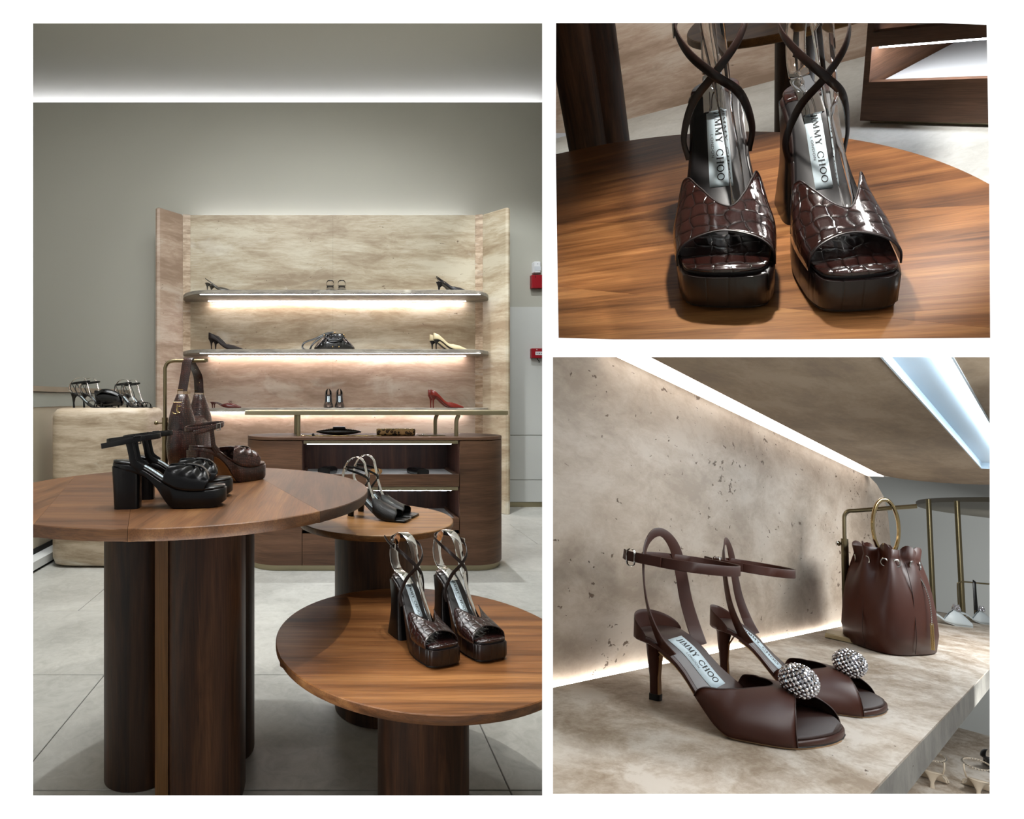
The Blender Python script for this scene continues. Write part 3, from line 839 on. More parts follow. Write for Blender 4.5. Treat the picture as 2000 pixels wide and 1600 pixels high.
p0 = wallpt(1038, 699.5, BACK - 0.05); p1 = wallpt(1062, 680.5, BACK - 0.05); p1.x = min(p1.x, wedge(BACK - 0.05) - 0.002)
MB().box(p0.x, p1.x, BACK - 0.055, BACK, p0.z, p1.z).build('housing', M_RED, dv, smooth=False, bev=0.004)
w0, w1 = p0.x + 0.036, p1.x - 0.004
wd = MB().box(w0, w1, BACK - 0.058, BACK - 0.054, p0.z + 0.028, p0.z + 0.062).build('window', plain('white_card', 'cfd0d2', 0.6), dv, smooth=False)
ar = MB()
zc = p0.z + 0.045
for k, x in enumerate((w0 + 0.018, w0 + 0.036, w0 + 0.054)):
    if x < w1 - 0.006:
        if k == 1: ar.ball((x, BACK - 0.0585, zc), 0.006, 10, 6, (1, 0.2, 1))
        else:
            s = 1 if k == 0 else -1
            ar.add([(x - s * 0.007, BACK - 0.0588, zc - 0.005), (x + s * 0.007, BACK - 0.0588, zc), (x - s * 0.007, BACK - 0.0588, zc + 0.005)], [[0, 1, 2] if s > 0 else [2, 1, 0]])
ar.build('symbols', M_INK, dv, smooth=False)
MB().box(p0.x + 0.046, p0.x + 0.054, BACK - 0.0565, BACK - 0.0545, p1.z - 0.018, p1.z - 0.008).build('emblem', plain('white_print', 'd8c8c8', 0.6), dv, smooth=False)
MB().tube(smooth_path([(p0.x + 0.06, BACK - 0.04, p0.z), (p0.x + 0.063, BACK - 0.045, p0.z - 0.015), (p0.x + 0.074, BACK - 0.045, p0.z - 0.025), (p0.x + 0.076, BACK - 0.045, p0.z - 0.045)], 5), 0.004, 8).build('test_key', M_DARK, dv)
# ------------------------------------------------------------------ footwear
def ring_slab(x, w0, w1, zb, zt, e):
    e = min(e, (zt - zb) * 0.45, (w1 - w0) * 0.3)
    return [(x, w0, zb + e), (x, w0 + e, zb), (x, w1 - e, zb), (x, w1, zb + e), (x, w1, zt - e), (x, w1 - e, zt), (x, w0 + e, zt), (x, w0, zt - e)]
def stations(x0, x1, n, ends=(0.0015, 0.004, 0.008)):
    xs = sorted(set([x0, x1] + [x0 + e for e in ends] + [x1 - e for e in ends] + [x0 + (x1 - x0) * i / n for i in range(n + 1)]))
    out = [xs[0]]
    for x in xs[1:]:
        if x - out[-1] > 0.0009: out.append(x)
    return out
def toe_w(w, x0, x1, re=0.0, rt=0.0, pe=2.0, pt=2.0):
    """half width function w, rounded in plan over re at the back and rt at the front"""
    def f(x):
        k = 1.0
        if re and x < x0 + re: k *= max(0.02, (1 - ((x0 + re - x) / re) ** pe)) ** (1 / pe)
        if rt and x > x1 - rt: k *= max(0.02, (1 - ((x - x1 + rt) / rt) ** pt)) ** (1 / pt)
        return w(x) * k
    return f
def slab(xs, w, yc, zb, zt, e=0.002, grow=0.0):
    return MB().loft([ring_slab(x, yc(x) - w(x) - grow, yc(x) + w(x) + grow, zb(x), zt(x), e) for x in xs])
def arch(x, phi, w, yc, zl, hv, p=0.8):
    s = max(0.0, math.sin(phi))
    return V((x, yc(x) - (w(x)) * math.cos(phi), zl(x) + hv(x) * s ** p))
def vamp_grid(xr, xf, w, yc, zl, hv, nt=36, ns=14, p=0.8, t0=0.0, t1=1.0, disp=None):
    rows = []; lcs = []
    for i in range(nt + 1):
        t = t0 + (t1 - t0) * i / nt; phi = math.pi * t; row = []; lr = []
        for j in range(ns + 1):
            s = j / ns; x = xr(t) + (xf(t) - xr(t)) * s
            q = arch(x, phi, w, yc, zl, hv, p)
            if disp: q = q + disp(t, s, phi)
            row.append(q); lr.append((x, (t - 0.5) * math.pi * 0.5 * (w(x) + hv(x)), 0.0))
        rows.append(row); lcs.append(lr)
    return MB().grid(rows, lcs)
GLYPH = {  # strokes: (points, weight) in a box 0..w x 0..1 ; weight 1 = stem, 0.4 = hairline
    'J': (0.42, [([(0.28, 1), (0.28, 0.12), (0.2, -0.08), (0.04, -0.12)], 1), ([(0.14, 1), (0.42, 1)], 0.4)]),
    'I': (0.34, [([(0.17, 0), (0.17, 1)], 1), ([(0.03, 1), (0.31, 1)], 0.4), ([(0.03, 0), (0.31, 0)], 0.4)]),
    'M': (0.98, [([(0.14, 0), (0.16, 1)], 0.45), ([(0.16, 1), (0.49, 0.05)], 1), ([(0.49, 0.05), (0.82, 1)], 0.45), ([(0.82, 1), (0.84, 0)], 1), ([(0.02, 0), (0.26, 0)], 0.4), ([(0.72, 0), (0.96, 0)], 0.4), ([(0.04, 1), (0.2, 1)], 0.4), ([(0.8, 1), (0.94, 1)], 0.4)]),
    'Y': (0.78, [([(0.1, 1), (0.39, 0.48)], 1), ([(0.68, 1), (0.39, 0.48)], 0.45), ([(0.39, 0.48), (0.39, 0)], 1), ([(0.0, 1), (0.22, 1)], 0.4), ([(0.56, 1), (0.78, 1)], 0.4), ([(0.26, 0), (0.52, 0)], 0.4)]),
    'C': (0.80, [([(0.76, 0.8), (0.66, 0.95), (0.46, 1.01), (0.24, 0.92), (0.09, 0.7), (0.06, 0.5), (0.09, 0.3), (0.24, 0.08), (0.46, -0.01), (0.66, 0.05), (0.77, 0.22)], 0.75), ([(0.76, 0.68), (0.76, 0.98)], 0.4)]),
    'H': (0.86, [([(0.16, 0), (0.16, 1)], 1), ([(0.70, 0), (0.70, 1)], 1), ([(0.16, 0.52), (0.70, 0.52)], 0.4), ([(0.03, 0), (0.29, 0)], 0.4), ([(0.57, 0), (0.83, 0)], 0.4), ([(0.03, 1), (0.29, 1)], 0.4), ([(0.57, 1), (0.83, 1)], 0.4)]),
    'O': (0.90, [([(0.45 + 0.39 * math.cos(a), 0.5 + 0.51 * math.sin(a)) for a in [2 * math.pi * i / 16 for i in range(17)]], 0.8)]),
    'L': (0.6, [([(0.1, 1), (0.1, 0), (0.52, 0)], 0.7)]),
    'N': (0.8, [([(0.1, 0), (0.1, 1), (0.68, 0), (0.68, 1)], 0.7)]),
    'D': (0.8, [([(0.1, 0), (0.1, 1), (0.4, 0.98), (0.64, 0.78), (0.7, 0.5), (0.64, 0.22), (0.4, 0.02), (0.1, 0)], 0.7)]),
    'o': (0.9, [([(0.45 + 0.38 * math.cos(a), 0.5 + 0.5 * math.sin(a)) for a in [2 * math.pi * i / 16 for i in range(17)]], 0.7)]),
    ' ': (0.4, [])}
def text_quads(txt, x0, x1, y0, h, weight=0.11, gap=0.14):
    """letters laid from x0 to x1 on the baseline y0, as flat strokes"""
    total = sum(GLYPH[c][0] + gap for c in txt) - gap
    sx = (x1 - x0) / total; out = []; x = 0.0
    for c in txt:
        wd, strokes = GLYPH[c]
        for pts, wt in strokes:
            P_ = [V((x0 + (x + a) * sx, y0 + b * h)) for a, b in pts]
            hw = weight * h * wt / 2
            for a, b in zip(P_[:-1], P_[1:]):
                d = (b - a)
                if d.length < 1e-9: continue
                d.normalize(); n_ = V((-d.y, d.x)) * hw; d = d * hw * 0.6
                out.append([a - n_ - d, b - n_ + d, b + n_ + d, a + n_ - d])
        x += wd + gap
    return out
def insole_label(T, M, surf, x0, x1, y0, y1, small=True, cut=True, parent=None):
    """printed maker's label lying on the insole; surf(x, y) gives the insole point"""
    mb = MB(); n = 10
    mb.grid([[surf(x0 + (x1 - x0) * i / n, y0 + (y1 - y0) * j / 2) + V((0, 0, 0.0006)) for j in range(3)] for i in range(n + 1)])
    lb = mb.build('label', M_LABEL, T, M=M, solid=0.0004)
    w_ = y1 - y0; ln = x1 - x0
    q = MB()
    quads = text_quads('JIMMY CHOO', x0 + ln * 0.07, x1 - ln * 0.07, y0 + w_ * 0.44, w_ * 0.34, 0.16)
    if small: quads += text_quads('LoNDoN', x0 + ln * 0.36, x0 + ln * 0.64, y0 + w_ * 0.18, w_ * 0.13, 0.16)
    for f in quads:
        q.add([surf(p.x, p.y) + V((0, 0, 0.0012)) for p in f], [[0, 1, 2, 3]])
    q.build('lettering', M_INK, lb, M=M, smooth=False)
    return lb
def out_from(cx, cy):
    return lambda p, i: (p.x - cx, p.y - cy, 0.0)

CUR_FR = [FR1]
def loose_form(mb, label, M):
    """clear acrylic support standing loose inside a shoe"""
    o = mb.build('display_form', M_CLEAR, fr=CUR_FR[0], M=M)
    return tag(o, label, 'shoe form', 'clear acrylic shoe forms')

M_CROC = croc('croc_bordeaux', '22100d', '0c0504', (62, 62, 1), 0.2, '2c1513')
M_CROC_BIG = croc('croc_bordeaux_large', '26120f', '0a0403', (66, 66, 1), 0.15, '2d1612')
M_CROC_DARK = croc('croc_platform', '170b09', '070302', (40, 40, 1), 0.34, '1f100d', 0.1)
M_BLK = leather('black_leather', '050507', 0.33, 60, 0.3, 0.1)
M_BLKS = leather('black_smooth_leather', '0a0a0b', 0.3, 200, 0.08, 0.2)
M_BLKG = leather('black_grain_leather', '060608', 0.28, 420, 0.9, 0.2)
M_SNAKE = snake('snake_bordeaux')
M_TAN = leather('tan_leather_sole', 'b08a60', 0.5, 50, 0.05)
M_INSOLE = leather('charcoal_insole', '1c1a1b', 0.42, 80, 0.05)
M_STITCH = plain('pale_stitching', '8a7f78', 0.8)

def croc_sandal(T, M, big=False, buckle_side=-1, form=None):
    """square-toed crocodile platform sandal with a flared block heel and crossing ankle straps"""
    Lx = 0.232
    mc = M_CROC_BIG if big else M_CROC
    yc = lambda x: 0.0
    zt = ip([(0, .149), (.025, .147), (.055, .132), (.095, .088), (.13, .055), (.155, .046), (.2, .044), (Lx, .046)])
    zb = ip([(0, .139), (.055, .121), (.09, .068), (.106, .030), (.118, .008), (.135, 0.003), (.205, 0.003), (Lx, .009)])
    wk = ip([(0, .026), (.03, .0285), (.06, .0275), (.09, .031), (.13, .041), (.165, .0465), (.2, .0435), (Lx, .0355)])
    w = toe_w(wk, 0, Lx, 0.022, 0.014, 2.2, 3.4)
    xs = stations(0, Lx, 26)
    pl = slab(xs, w, yc, zb, lambda x: zt(x) - 0.004, 0.0025).build('platform', M_CROC_DARK, T, M=M, angle=50)
    xs2 = stations(0.112, Lx - 0.0015, 14)
    wr = toe_w(lambda x: wk(x) - 0.002, 0.1, Lx - 0.0015, 0.03, 0.014, 2.0, 3.4)
    rub = ip([(.112, .010), (.12, .002), (.135, 0), (.205, 0), (Lx, .006)])
    slab(xs2, wr, yc, rub, lambda x: rub(x) + 0.0032, 0.001).build('rubber_sole', M_BLKRUB if False else M_BLACKRUB, T, M=M)
    ws = toe_w(lambda x: wk(x) - 0.0035, 0.002, Lx - 0.004, 0.022, 0.012, 2.2, 3.0)
    ins = slab(stations(0.002, Lx - 0.004, 26), ws, yc, lambda x: zt(x) - 0.0045, lambda x: zt(x) + 0.0018, 0.0032)
    io = ins.build('insole', M_INSOLE, T, M=M, angle=60)
    # crocodile covered toe rest and heel pad of the insole
    def pad(x0, x1, name, re, rt, pe):
        ww = toe_w(lambda x: wk(x) - 0.0033, x0, x1, re, rt, pe, 3.0)
        slab(stations(x0, x1, 10, (0.001, 0.003, 0.006)), ww, yc, lambda x: zt(x), lambda x: zt(x) + 0.0032, 0.003).build(name, mc, io, M=M, angle=60)
    pad(0.168, Lx - 0.0038, 'toe_pad', 0.0, 0.012, 2)
    pad(0.0022, 0.036, 'heel_pad', 0.02, 0.0, 2.2)
    rings = []
    for z, a, b, ww in ((0.0, -.006, .066, .0315), (.02, -.001, .061, .0300), (.06, .006, .054, .0270), (.10, .006, .052, .0265), (.128, .0025, .056, .0275), (.1375, .001, .058, .0280)):
        prof = superell((a + b) / 2, 0, (b - a) / 2, ww, 5.0, 28)
        rings.append([(x, y, (min(z, zb(max(x, 0)) + 0.004) if z > 0.12 else z)) for x, y in prof])
    MB().loft(rings).build('heel', M_BLKS, T, M=M, angle=60)
    hv = ip([(.10, .046), (.135, .042), (.165, .036), (.19, .031), (.215, .025)])
    zl = lambda x: zt(x) - 0.0045
    wv = lambda x: wk(x) + 0.0008
    xr = ip([(0, .146), (.06, .130), (.13, .119), (.22, .121), (.36, .137), (.555, .163), (.66, .146), (.77, .127), (.85, .119), (.905, .121), (.955, .132), (1, .146)])
    xf = ip([(0, .208), (.12, .206), (.3, .199), (.5, .194), (.7, .199), (.88, .206), (1, .208)])
    vm = vamp_grid(xr, xf, wv, yc, zl, hv, 56, 16, 0.5)
    vo = vm.build('vamp', mc, T, M=M, solid=0.0016)
    # stitched binding along the two edges
    for fn, nm in ((xr, 'rear_binding'), (xf, 'front_binding')):
        pth = [arch(fn(t), math.pi * t, wv, yc, zl, hv, 0.5) for t in [i / 60 for i in range(61)]]
        MB().tube(pth, 0.0010, 6).build(nm, plain('dark_binding', '1a0d0a', 0.4), vo, M=M)
    surf = lambda x, y: V((x, y, zt(x) + 0.0018))
    insole_label(T, M, surf, 0.052, 0.112, -0.0095, 0.0095, parent=T)
    # crossing straps: one long band from side to side round the ankle
    b = buckle_side
    P_ = [(.078, -.030, .092), (.074, -.034, .118), (.086, -.022, .160), (.098, 0.0, .190), (.088, .022, .214), (.052, .034, .232), (.012, .026, .240), (-.008, 0, .243), (.012, -.027, .241), (.052, -.035, .232), (.088, -.022, .213), (.099, .001, .1885), (.086, .023, .160), (.074, .034, .118), (.078, .030, .092)]
    st = MB().ribbon(smooth_path(P_, 7), 0.0085, 0.0022, out_from(0.045, 0)).build('ankle_strap', leather('strap_leather', '1a0f0c', 0.32, 150, 0.3, 0.1), T, M=M)
    bx, by, bz = .050, b * .037, .232
    MB().tube([(bx - .006, by, bz - .007), (bx + .006, by, bz - .007), (bx + .006, by, bz + .007), (bx - .006, by, bz + .007)], 0.0011, 6, closed=True).build('buckle', M_SILVER, st, M=M)
    MB().ribbon(smooth_path([(bx - .004, by, bz), (bx - .03, by * 1.02, bz + .006), (bx - .055, by * 0.95, bz + .014)], 5), 0.0075, 0.002, lambda p, i: (0, b, 0)).build('strap_end', MATS['strap_leather'], st, M=M)
    if form:
        fp = smooth_path([(.062, 0, .137), (.03, 0, .1535), (.004, 0, .158), (-.014, 0, .176), (-.018, 0, .205), (-.006, 0, .238), (.022, 0, .258), (.055, 0, .256), (.078, 0, .238), (.086, .004, .20), (.094, .009, .155), (.112, .015, .100), (.140, .017, .066), (.180, .012, .056)], 6)
        loose_form(MB().ribbon(fp, lambda t: 0.024 - 0.011 * max(0.0, min(1.0, (t - .6) / .2)), 0.0030, lambda p, i: (p.x - 0.045 if p.z > 0.16 else 0.2 * (p.x - 0.045), 0, p.z - 0.2 if p.z > 0.16 else 1.0)), form, M)
    return T

def knot_sandal(T, M, mat, heelmat=None, strapmat=None, tab=True, shank=None):
    """platform sandal with a knotted vamp, block heel and buckled ankle strap"""
    heelmat = heelmat or mat; strapmat = strapmat or mat
    Lx = 0.252
    yc = ip([(0, 0), (.12, 0.001), (.2, -0.001), (Lx, -0.004)])
    zt = ip([(0, .106), (.035, .103), (.07, .090), (.11, .064), (.145, .047), (.18, .043), (Lx, .046)])
    zb = ip([(0, .092), (.065, .074), (.095, .050), (.112, .024), (.126, .006), (.14, 0), (.215, 0), (Lx, .014)])
    wk = ip([(0, .028), (.03, .030), (.07, .029), (.11, .034), (.16, .043), (.2, .042), (Lx, .034)])
    w = toe_w(wk, 0, Lx, 0.03, 0.035, 2.2, 2.2)
    slab(stations(0, Lx, 28), w, yc, zb, lambda x: zt(x) - 0.003, 0.0025).build('platform', heelmat, T, M=M, angle=50)
    w2 = toe_w(lambda x: wk(x) - 0.001, 0.001, Lx - 0.003, 0.03, 0.035, 2.2, 2.2)
    slab(stations(0.001, Lx - 0.003, 28), w2, yc, lambda x: zt(x) - 0.0035, lambda x: zt(x) + 0.0025, 0.002).build('insole', M_BLKS if mat is M_BLK else mat, T, M=M, angle=60)
    if shank:
        slab(stations(0.055, 0.135, 12), toe_w(lambda x: wk(x) - 0.004, 0.05, 0.14, 0.01, 0.02), yc, lambda x: zb(x) - 0.0012, lambda x: zb(x) + 0.001, 0.0004).build('leather_sole', shank, T, M=M)
    rings = []
    for z, a, b, ww in ((0.0, .004, .060, .0275), (.004, .004, .060, .0275), (.05, .002, .060, .0285), (.085, 0.0, .060, .0295), (.095, 0.0, .061, .0298)):
        rings.append([(x, y, (min(z, zb(max(0, x)) + 0.004) if z > 0.07 else z)) for x, y in superell((a + b) / 2, 0, (b - a) / 2, ww, 4.0, 28)])
    MB().loft(rings).build('heel', heelmat, T, M=M, angle=60)
    MB().prism(superell(.032, 0, .0275, .027, 4.0, 28), 0.0, 0.007).build('heel_tip', M_BLACKRUB, T, M=M, angle=60)
    # knotted vamp: two pleated fans gathered into a band over the toes
    hv = ip([(.10, .052), (.14, .052), (.18, .046), (.215, .034), (.24, .024)])
    zl = lambda x: zt(x) - 0.003
    wv = lambda x: toe_w(wk, 0, Lx, 0.03, 0.045, 2.2, 2.2)(x) + 0.0012
    xr = ip([(0, .112), (.2, .120), (.36, .145), (.5, .166), (.64, .145), (.8, .120), (1, .112)])
    xf = ip([(0, .203), (.2, .214), (.36, .212), (.5, .205), (.64, .212), (.8, .214), (1, .203)])
    def pleat(t, s, phi):
        k = min(1.0, abs(t - 0.5) / 0.34)
        env = math.sin(math.pi * min(1, k)) ** 0.7 if k < 1 else 0
        a_ = math.sin(s * math.pi * 7.0 + 0.6) * 0.0040 * env + 0.005 * env * math.sin(math.pi * s)
        return V((0, -math.cos(phi), math.sin(phi))) * a_
    vamp_grid(xr, xf, wv, yc, zl, hv, 72, 34, 0.7, disp=pleat).build('vamp', mat, T, M=M, solid=0.0016)
    kp = [V((x, yc(x), zl(x) + hv(x) + dz)) for x, dz in ((.155, -.004), (.163, .005), (.178, .0085), (.194, .0075), (.206, .001), (.210, -.008))]
    MB().ribbon(smooth_path(kp, 6), 0.023, 0.004, lambda p, i: (0.25, 0, 1)).build('knot_band', mat, T, M=M)
    # heel quarters and ankle strap
    for s in (-1, 1):
        pth = smooth_path([(.066, s * .0275, .088), (.050, s * .0305, .104), (.045, s * .032, .124), (.040, s * .033, .148), (.034, s * .0335, .158)], 6)
        MB().ribbon(pth, lambda t: 0.020 - 0.022 * t * (1 - t) - 0.002 * t, 0.0026, lambda p, i, s=s: (0, s, 0)).build('quarter', strapmat, T, M=M)
    lp = [(.045 + .058 * math.cos(a_), .0345 * math.sin(a_), .156 + .006 * math.cos(a_)) for a_ in [2 * math.pi * i / 44 for i in range(44)]]
    st = MB().ribbon(lp, 0.012, 0.0026, out_from(.045, 0), True).build('ankle_strap', strapmat, T, M=M)
    MB().ribbon(smooth_path([(.075, -.0345, .159), (.045, -.0385, .154), (.015, -.0385, .148), (-.018, -.034, .142)], 5), 0.0118, 0.0024, lambda p, i: (0, -1, 0.1)).build('strap_end', strapmat, st, M=M)
    MB().tube([(.052, -.039, .146), (.066, -.037, .147), (.066, -.037, .164), (.052, -.039, .163)], 0.0016, 6, closed=True).build('buckle', M_BLKS if mat is M_BLK else M_SILVER, st, M=M)
    if tab: insole_label(T, M, lambda x, y: V((x, y, zt(x) + 0.0025)), 0.068, 0.128, -0.010, 0.010)
    return T

def mule_sandal(T, M, form=None):
    """square-toed black sandal on a thin sole with a wide band, thin straps and a clear form"""
    Lx = 0.232
    yc = lambda x: 0.0
    zt = ip([(0, .088), (.03, .086), (.06, .074), (.10, .040), (.14, .014), (.17, .008), (Lx, .008)])
    wk = ip([(0, .025), (.03, .0275), (.07, .026), (.11, .030), (.15, .038), (.19, .038), (Lx, .034)])
    w = toe_w(wk, 0, Lx, 0.022, 0.004, 2.2, 3.0)
    zb = lambda x: max(0.0, zt(x) - 0.008)
    slab(stations(0, Lx, 26), w, yc, zb, zt, 0.002).build('sole', M_BLKS, T, M=M, angle=50)
    rings = [[(x, y, min(z, zb(max(0, x)) + 0.003) if z > 0.05 else z) for x, y in superell(cx, 0, rx, ry, 3, 20)] for z, cx, rx, ry in ((0, .020, .010, .010), (.03, .019, .012, .013), (.06, .020, .016, .019), (.08, .026, .026, .026))]
    MB().loft(rings).build('heel', M_BLKS, T, M=M, angle=60)
    hv = ip([(.11, .050), (.15, .044), (.185, .034), (.2, .03)])
    xr = ip([(0, .118), (.25, .110), (.5, .126), (.75, .110), (1, .118)])
    xf = ip([(0, .196), (.25, .200), (.5, .190), (.75, .200), (1, .196)])
    vamp_grid(xr, xf, lambda x: wk(x) + 0.001, yc, lambda x: zt(x) - 0.004, hv, 40, 14, 0.7).build('vamp', M_BLKG, T, M=M, solid=0.0016)
    for s in (-1, 1):
        P_ = [(.075, -s * .028, .062), (.074, -s * .032, .09), (.088, 0, .128), (.072, s * .030, .150), (.02, s * .030, .164), (-.006, 0, .168)]
        MB().ribbon(smooth_path(P_, 7), 0.0075, 0.002, out_from(.04, 0)).build('strap', M_BLKS, T, M=M)
    MB().tube([(.008, -.032, .158), (.020, -.034, .158), (.020, -.034, .170), (.008, -.032, .170)], 0.0011, 6, closed=True).build('buckle', M_SILVER, T, M=M)
    fp = smooth_path([(.05, 0, .083), (.02, 0, .095), (-.006, 0, .115), (-.008, 0, .15), (.010, 0, .188), (.042, 0, .205), (.068, 0, .192), (.078, 0, .16), (.088, 0, .115), (.11, 0, .06), (.145, 0, .024), (.18, 0, .016)], 6)
    loose_form(MB().ribbon(fp, 0.017, 0.003, lambda p, i: (p.x - 0.04, 0, p.z - 0.15)), form, M)
    MB().box(.05, .085, -.010, .010, .0, .0).build('label_base', M_LABEL, T, M=M) if False else None
    insole_label(T, M, lambda x, y: V((x, y, zt(x) + 0.0003)), 0.072, 0.112, -0.009, 0.009, small=False)
    return T

def strappy_sandal(T, M, mat=None, form=None, crystals=False):
    """thin black sandal with a flared stiletto heel, several toe straps and a clear form"""
    mat = mat or M_BLKS
    Lx = 0.225
    yc = lambda x: 0.0
    zt = ip([(0, .090), (.03, .088), (.06, .074), (.10, .036), (.14, .009), (.17, .005), (Lx, .005)])
    wk = ip([(0, .022), (.03, .026), (.07, .024), (.11, .028), (.15, .036), (.19, .034), (Lx, .024)])
    w = toe_w(wk, 0, Lx, 0.022, 0.03, 2.2, 2.0)
    zb = lambda x: max(0.0, zt(x) - 0.005)
    slab(stations(0, Lx, 24), w, yc, zb, zt, 0.0015).build('sole', mat, T, M=M, angle=50)
    MB().loft([[(x, y, min(z, zb(max(0, x)) + 0.002) if z > 0.06 else z) for x, y in superell(cx, 0, rx, ry, 2.2, 16)] for z, cx, rx, ry in ((0, .020, .0065, .0065), (.03, .018, .005, .005), (.06, .019, .009, .012), (.084, .024, .022, .022))]).build('heel', mat, T, M=M, angle=60)
    for k, x in enumerate((.135, .155, .175, .193)):
        pth = [arch(x + 0.012 * math.cos(math.pi * t) * (1 if k % 2 else -1), math.pi * t, lambda q: wk(q) + 0.001, yc, lambda q: zt(q) - 0.002, lambda q: 0.034 - 0.1 * (x - .135), 0.7) for t in [i / 14 for i in range(15)]]
        MB().tube(pth, 0.0026, 6).build('toe_strap', mat, T, M=M)
    for s in (-1, 1):
        MB().tube(smooth_path([(.062, s * .026, .07), (.042, s * .030, .11), (.022, s * .030, .150)], 5), 0.0022, 6).build('side_strap', mat, T, M=M)
        MB().tube(smooth_path([(.030, s * .026, .084), (.014, s * .030, .12), (.020, s * .031, .152)], 5), 0.0022, 6).build('side_strap', mat, T, M=M)
    lp = [(.062 + .058 * math.cos(a_), .033 * math.sin(a_), .156 + .008 * math.cos(a_)) for a_ in [2 * math.pi * i / 32 for i in range(32)]]
    MB().ribbon(lp, 0.008, 0.002, out_from(.062, 0), True).build('ankle_strap', mat, T, M=M)
    if crystals:
        cr = MB()
        for i in range(0, 32): cr.ball((lp[i][0] * 1.0, lp[i][1] * 1.08, lp[i][2]), 0.0034, 6, 4)
        o_ = cr.build('crystal_row', M_SILVER, T, M=M, smooth=False); o_['kind'] = 'stuff'
    fp = smooth_path([(.05, 0, .085), (.01, 0, .095), (-.012, 0, .115), (-.002, 0, .150), (.03, 0, .178), (.075, 0, .186), (.098, 0, .165), (.112, 0, .115), (.135, 0, .055), (.165, 0, .018)], 6)
    if form: loose_form(MB().ribbon(fp, 0.014, 0.0028, lambda p, i: (p.x - 0.06, 0, p.z - 0.13)), form, M)
    insole_label(T, M, lambda x, y: V((x, y, zt(x) + 0.0003)), 0.062, 0.105, -0.008, 0.008, small=False)
    return T

def pump(T, M, mat, heel=.085, sling=False, mule=False, heelmat=None, insole=None, tab=False, bow=False, toe_cut=0.0):
    """pointed court shoe; optionally cut away at the back as a slingback or a mule"""
    heelmat = heelmat or mat
    Lx = 0.255
    h = heel
    yc = lambda x: 0.0
    zt = ip([(0, h), (.03, h * .985), (.065, h * .80), (.105, h * .40), (.14, h * .10 + .004), (.17, .005), (Lx, .005)])
    wk = ip([(0, .024), (.03, .028), (.07, .025), (.11, .029), (.155, .037), (.19, .031), (.225, .018), (Lx, .004)])
    w = toe_w(wk, 0, Lx, 0.026, 0.004, 2.2, 2.0)
    zb = lambda x: max(0.0, zt(x) - 0.005)
    slab(stations(0, Lx, 26), w, yc, zb, zt, 0.0015).build('sole', heelmat, T, M=M, angle=50)
    slab(stations(0.003, Lx - 0.03, 20), toe_w(lambda x: wk(x) - 0.002, 0.003, Lx - 0.03, 0.024, 0.01, 2.2), yc, lambda x: zt(x) - 0.001, lambda x: zt(x) + 0.001, 0.0005).build('insole', insole or M_INSOLE, T, M=M)
    r0 = 0.0045
    MB().loft([[(x, y, min(z, zb(max(0, x)) + 0.002) if z > h * .7 else z) for x, y in superell(cx, 0, rx, ry, 2.2, 16)] for z, cx, rx, ry in ((0, .022, r0, r0), (h * .35, .021, r0 * 1.05, r0 * 1.05), (h * .65, .021, r0 * 1.7, r0 * 1.9), (h * .97, .027, .026, .024))]).build('heel', heelmat, T, M=M, angle=60)
    # upper
    throat = 0.158
    hv = ip([(0, .052), (.03, .048), (.07, .040), (.11, .036), (.15, .040), (.18, .036), (.22, .022), (Lx, .006)])
    top = ip([(0, .90), (.03, .62), (.08, .40), (.12, .42), (throat - .012, .66), (throat, 1.0), (Lx, 1.0)])
    x0 = 0.001
    if sling or mule: x0 = 0.062 if sling else 0.098
    xs = [x for x in stations(x0, Lx - 0.001, 30, (0.001, 0.003)) if x >= x0]
    wu = lambda x: w(x) + 0.0012
    cut = ip([(x0, 0.02), (x0 + .03, 1.0)]) if (sling or mule) else (lambda x: 1.0)
    mb = MB()
    for s in (-1, 1):
        rows = []; lcs = []
        for x in xs:
            tp = math.pi / 2 * top(x) * cut(x); row = []; lr = []
            for j in range(11):
                ph = tp * j / 10
                q = arch(x, ph, wu, yc, lambda q_: zt(q_) - 0.002, hv, 0.8)
                row.append(V((q.x, s * q.y, q.z))); lr.append((x, j * 0.006 * s, 0))
            rows.append(row if s < 0 else row[::-1]); lcs.append(lr if s < 0 else lr[::-1])
        mb.grid(rows, lcs)
    mb.build('upper', mat, T, M=M, solid=0.0014)
    if sling:
        pth = smooth_path([(.080, -.026, h * .72 + .012), (.045, -.028, h + .008), (.010, -.020, h + .036), (.001, 0, h + .042), (.010, .020, h + .036), (.045, .028, h + .008), (.080, .026, h * .72 + .012)], 6)
        MB().ribbon(pth, 0.007, 0.0018, out_from(.05, 0)).build('slingback_strap', mat, T, M=M)
    if bow:
        z = zt(.16) + .040
        for s in (-1, 1):
            MB().tube(smooth_path([(.165, 0, z), (.160, s * .008, z + .010), (.168, s * .016, z + .014), (.174, s * .010, z + .006), (.166, 0, z)], 5), 0.0012, 6).build('bow_loop', mat, T, M=M)
        MB().tube(smooth_path([(.166, -.003, z), (.178, -.012, z - .004), (.186, -.016, z - .010)], 4), 0.0012, 6).build('lace_end', mat, T, M=M)
    if tab: insole_label(T, M, lambda x, y: V((x, y, zt(x) + 0.001)), 0.055, 0.11, -0.010, 0.010, small=False)
    return T

def place(origin, ang, s=1.0, mirror=1, sz=None):
    """shoe matrix on a level surface: heel at origin, toe towards angle ang (radians, in plan)"""
    m = Matrix.Rotation(ang, 4, 'Z') @ Matrix.Diagonal((s, s * mirror, sz or s, 1))
    m.translation = V(origin)
    return m
def basis(o, ex, ey, ez):
    return frame(V(o), V(ex), V(ey), V(ez))
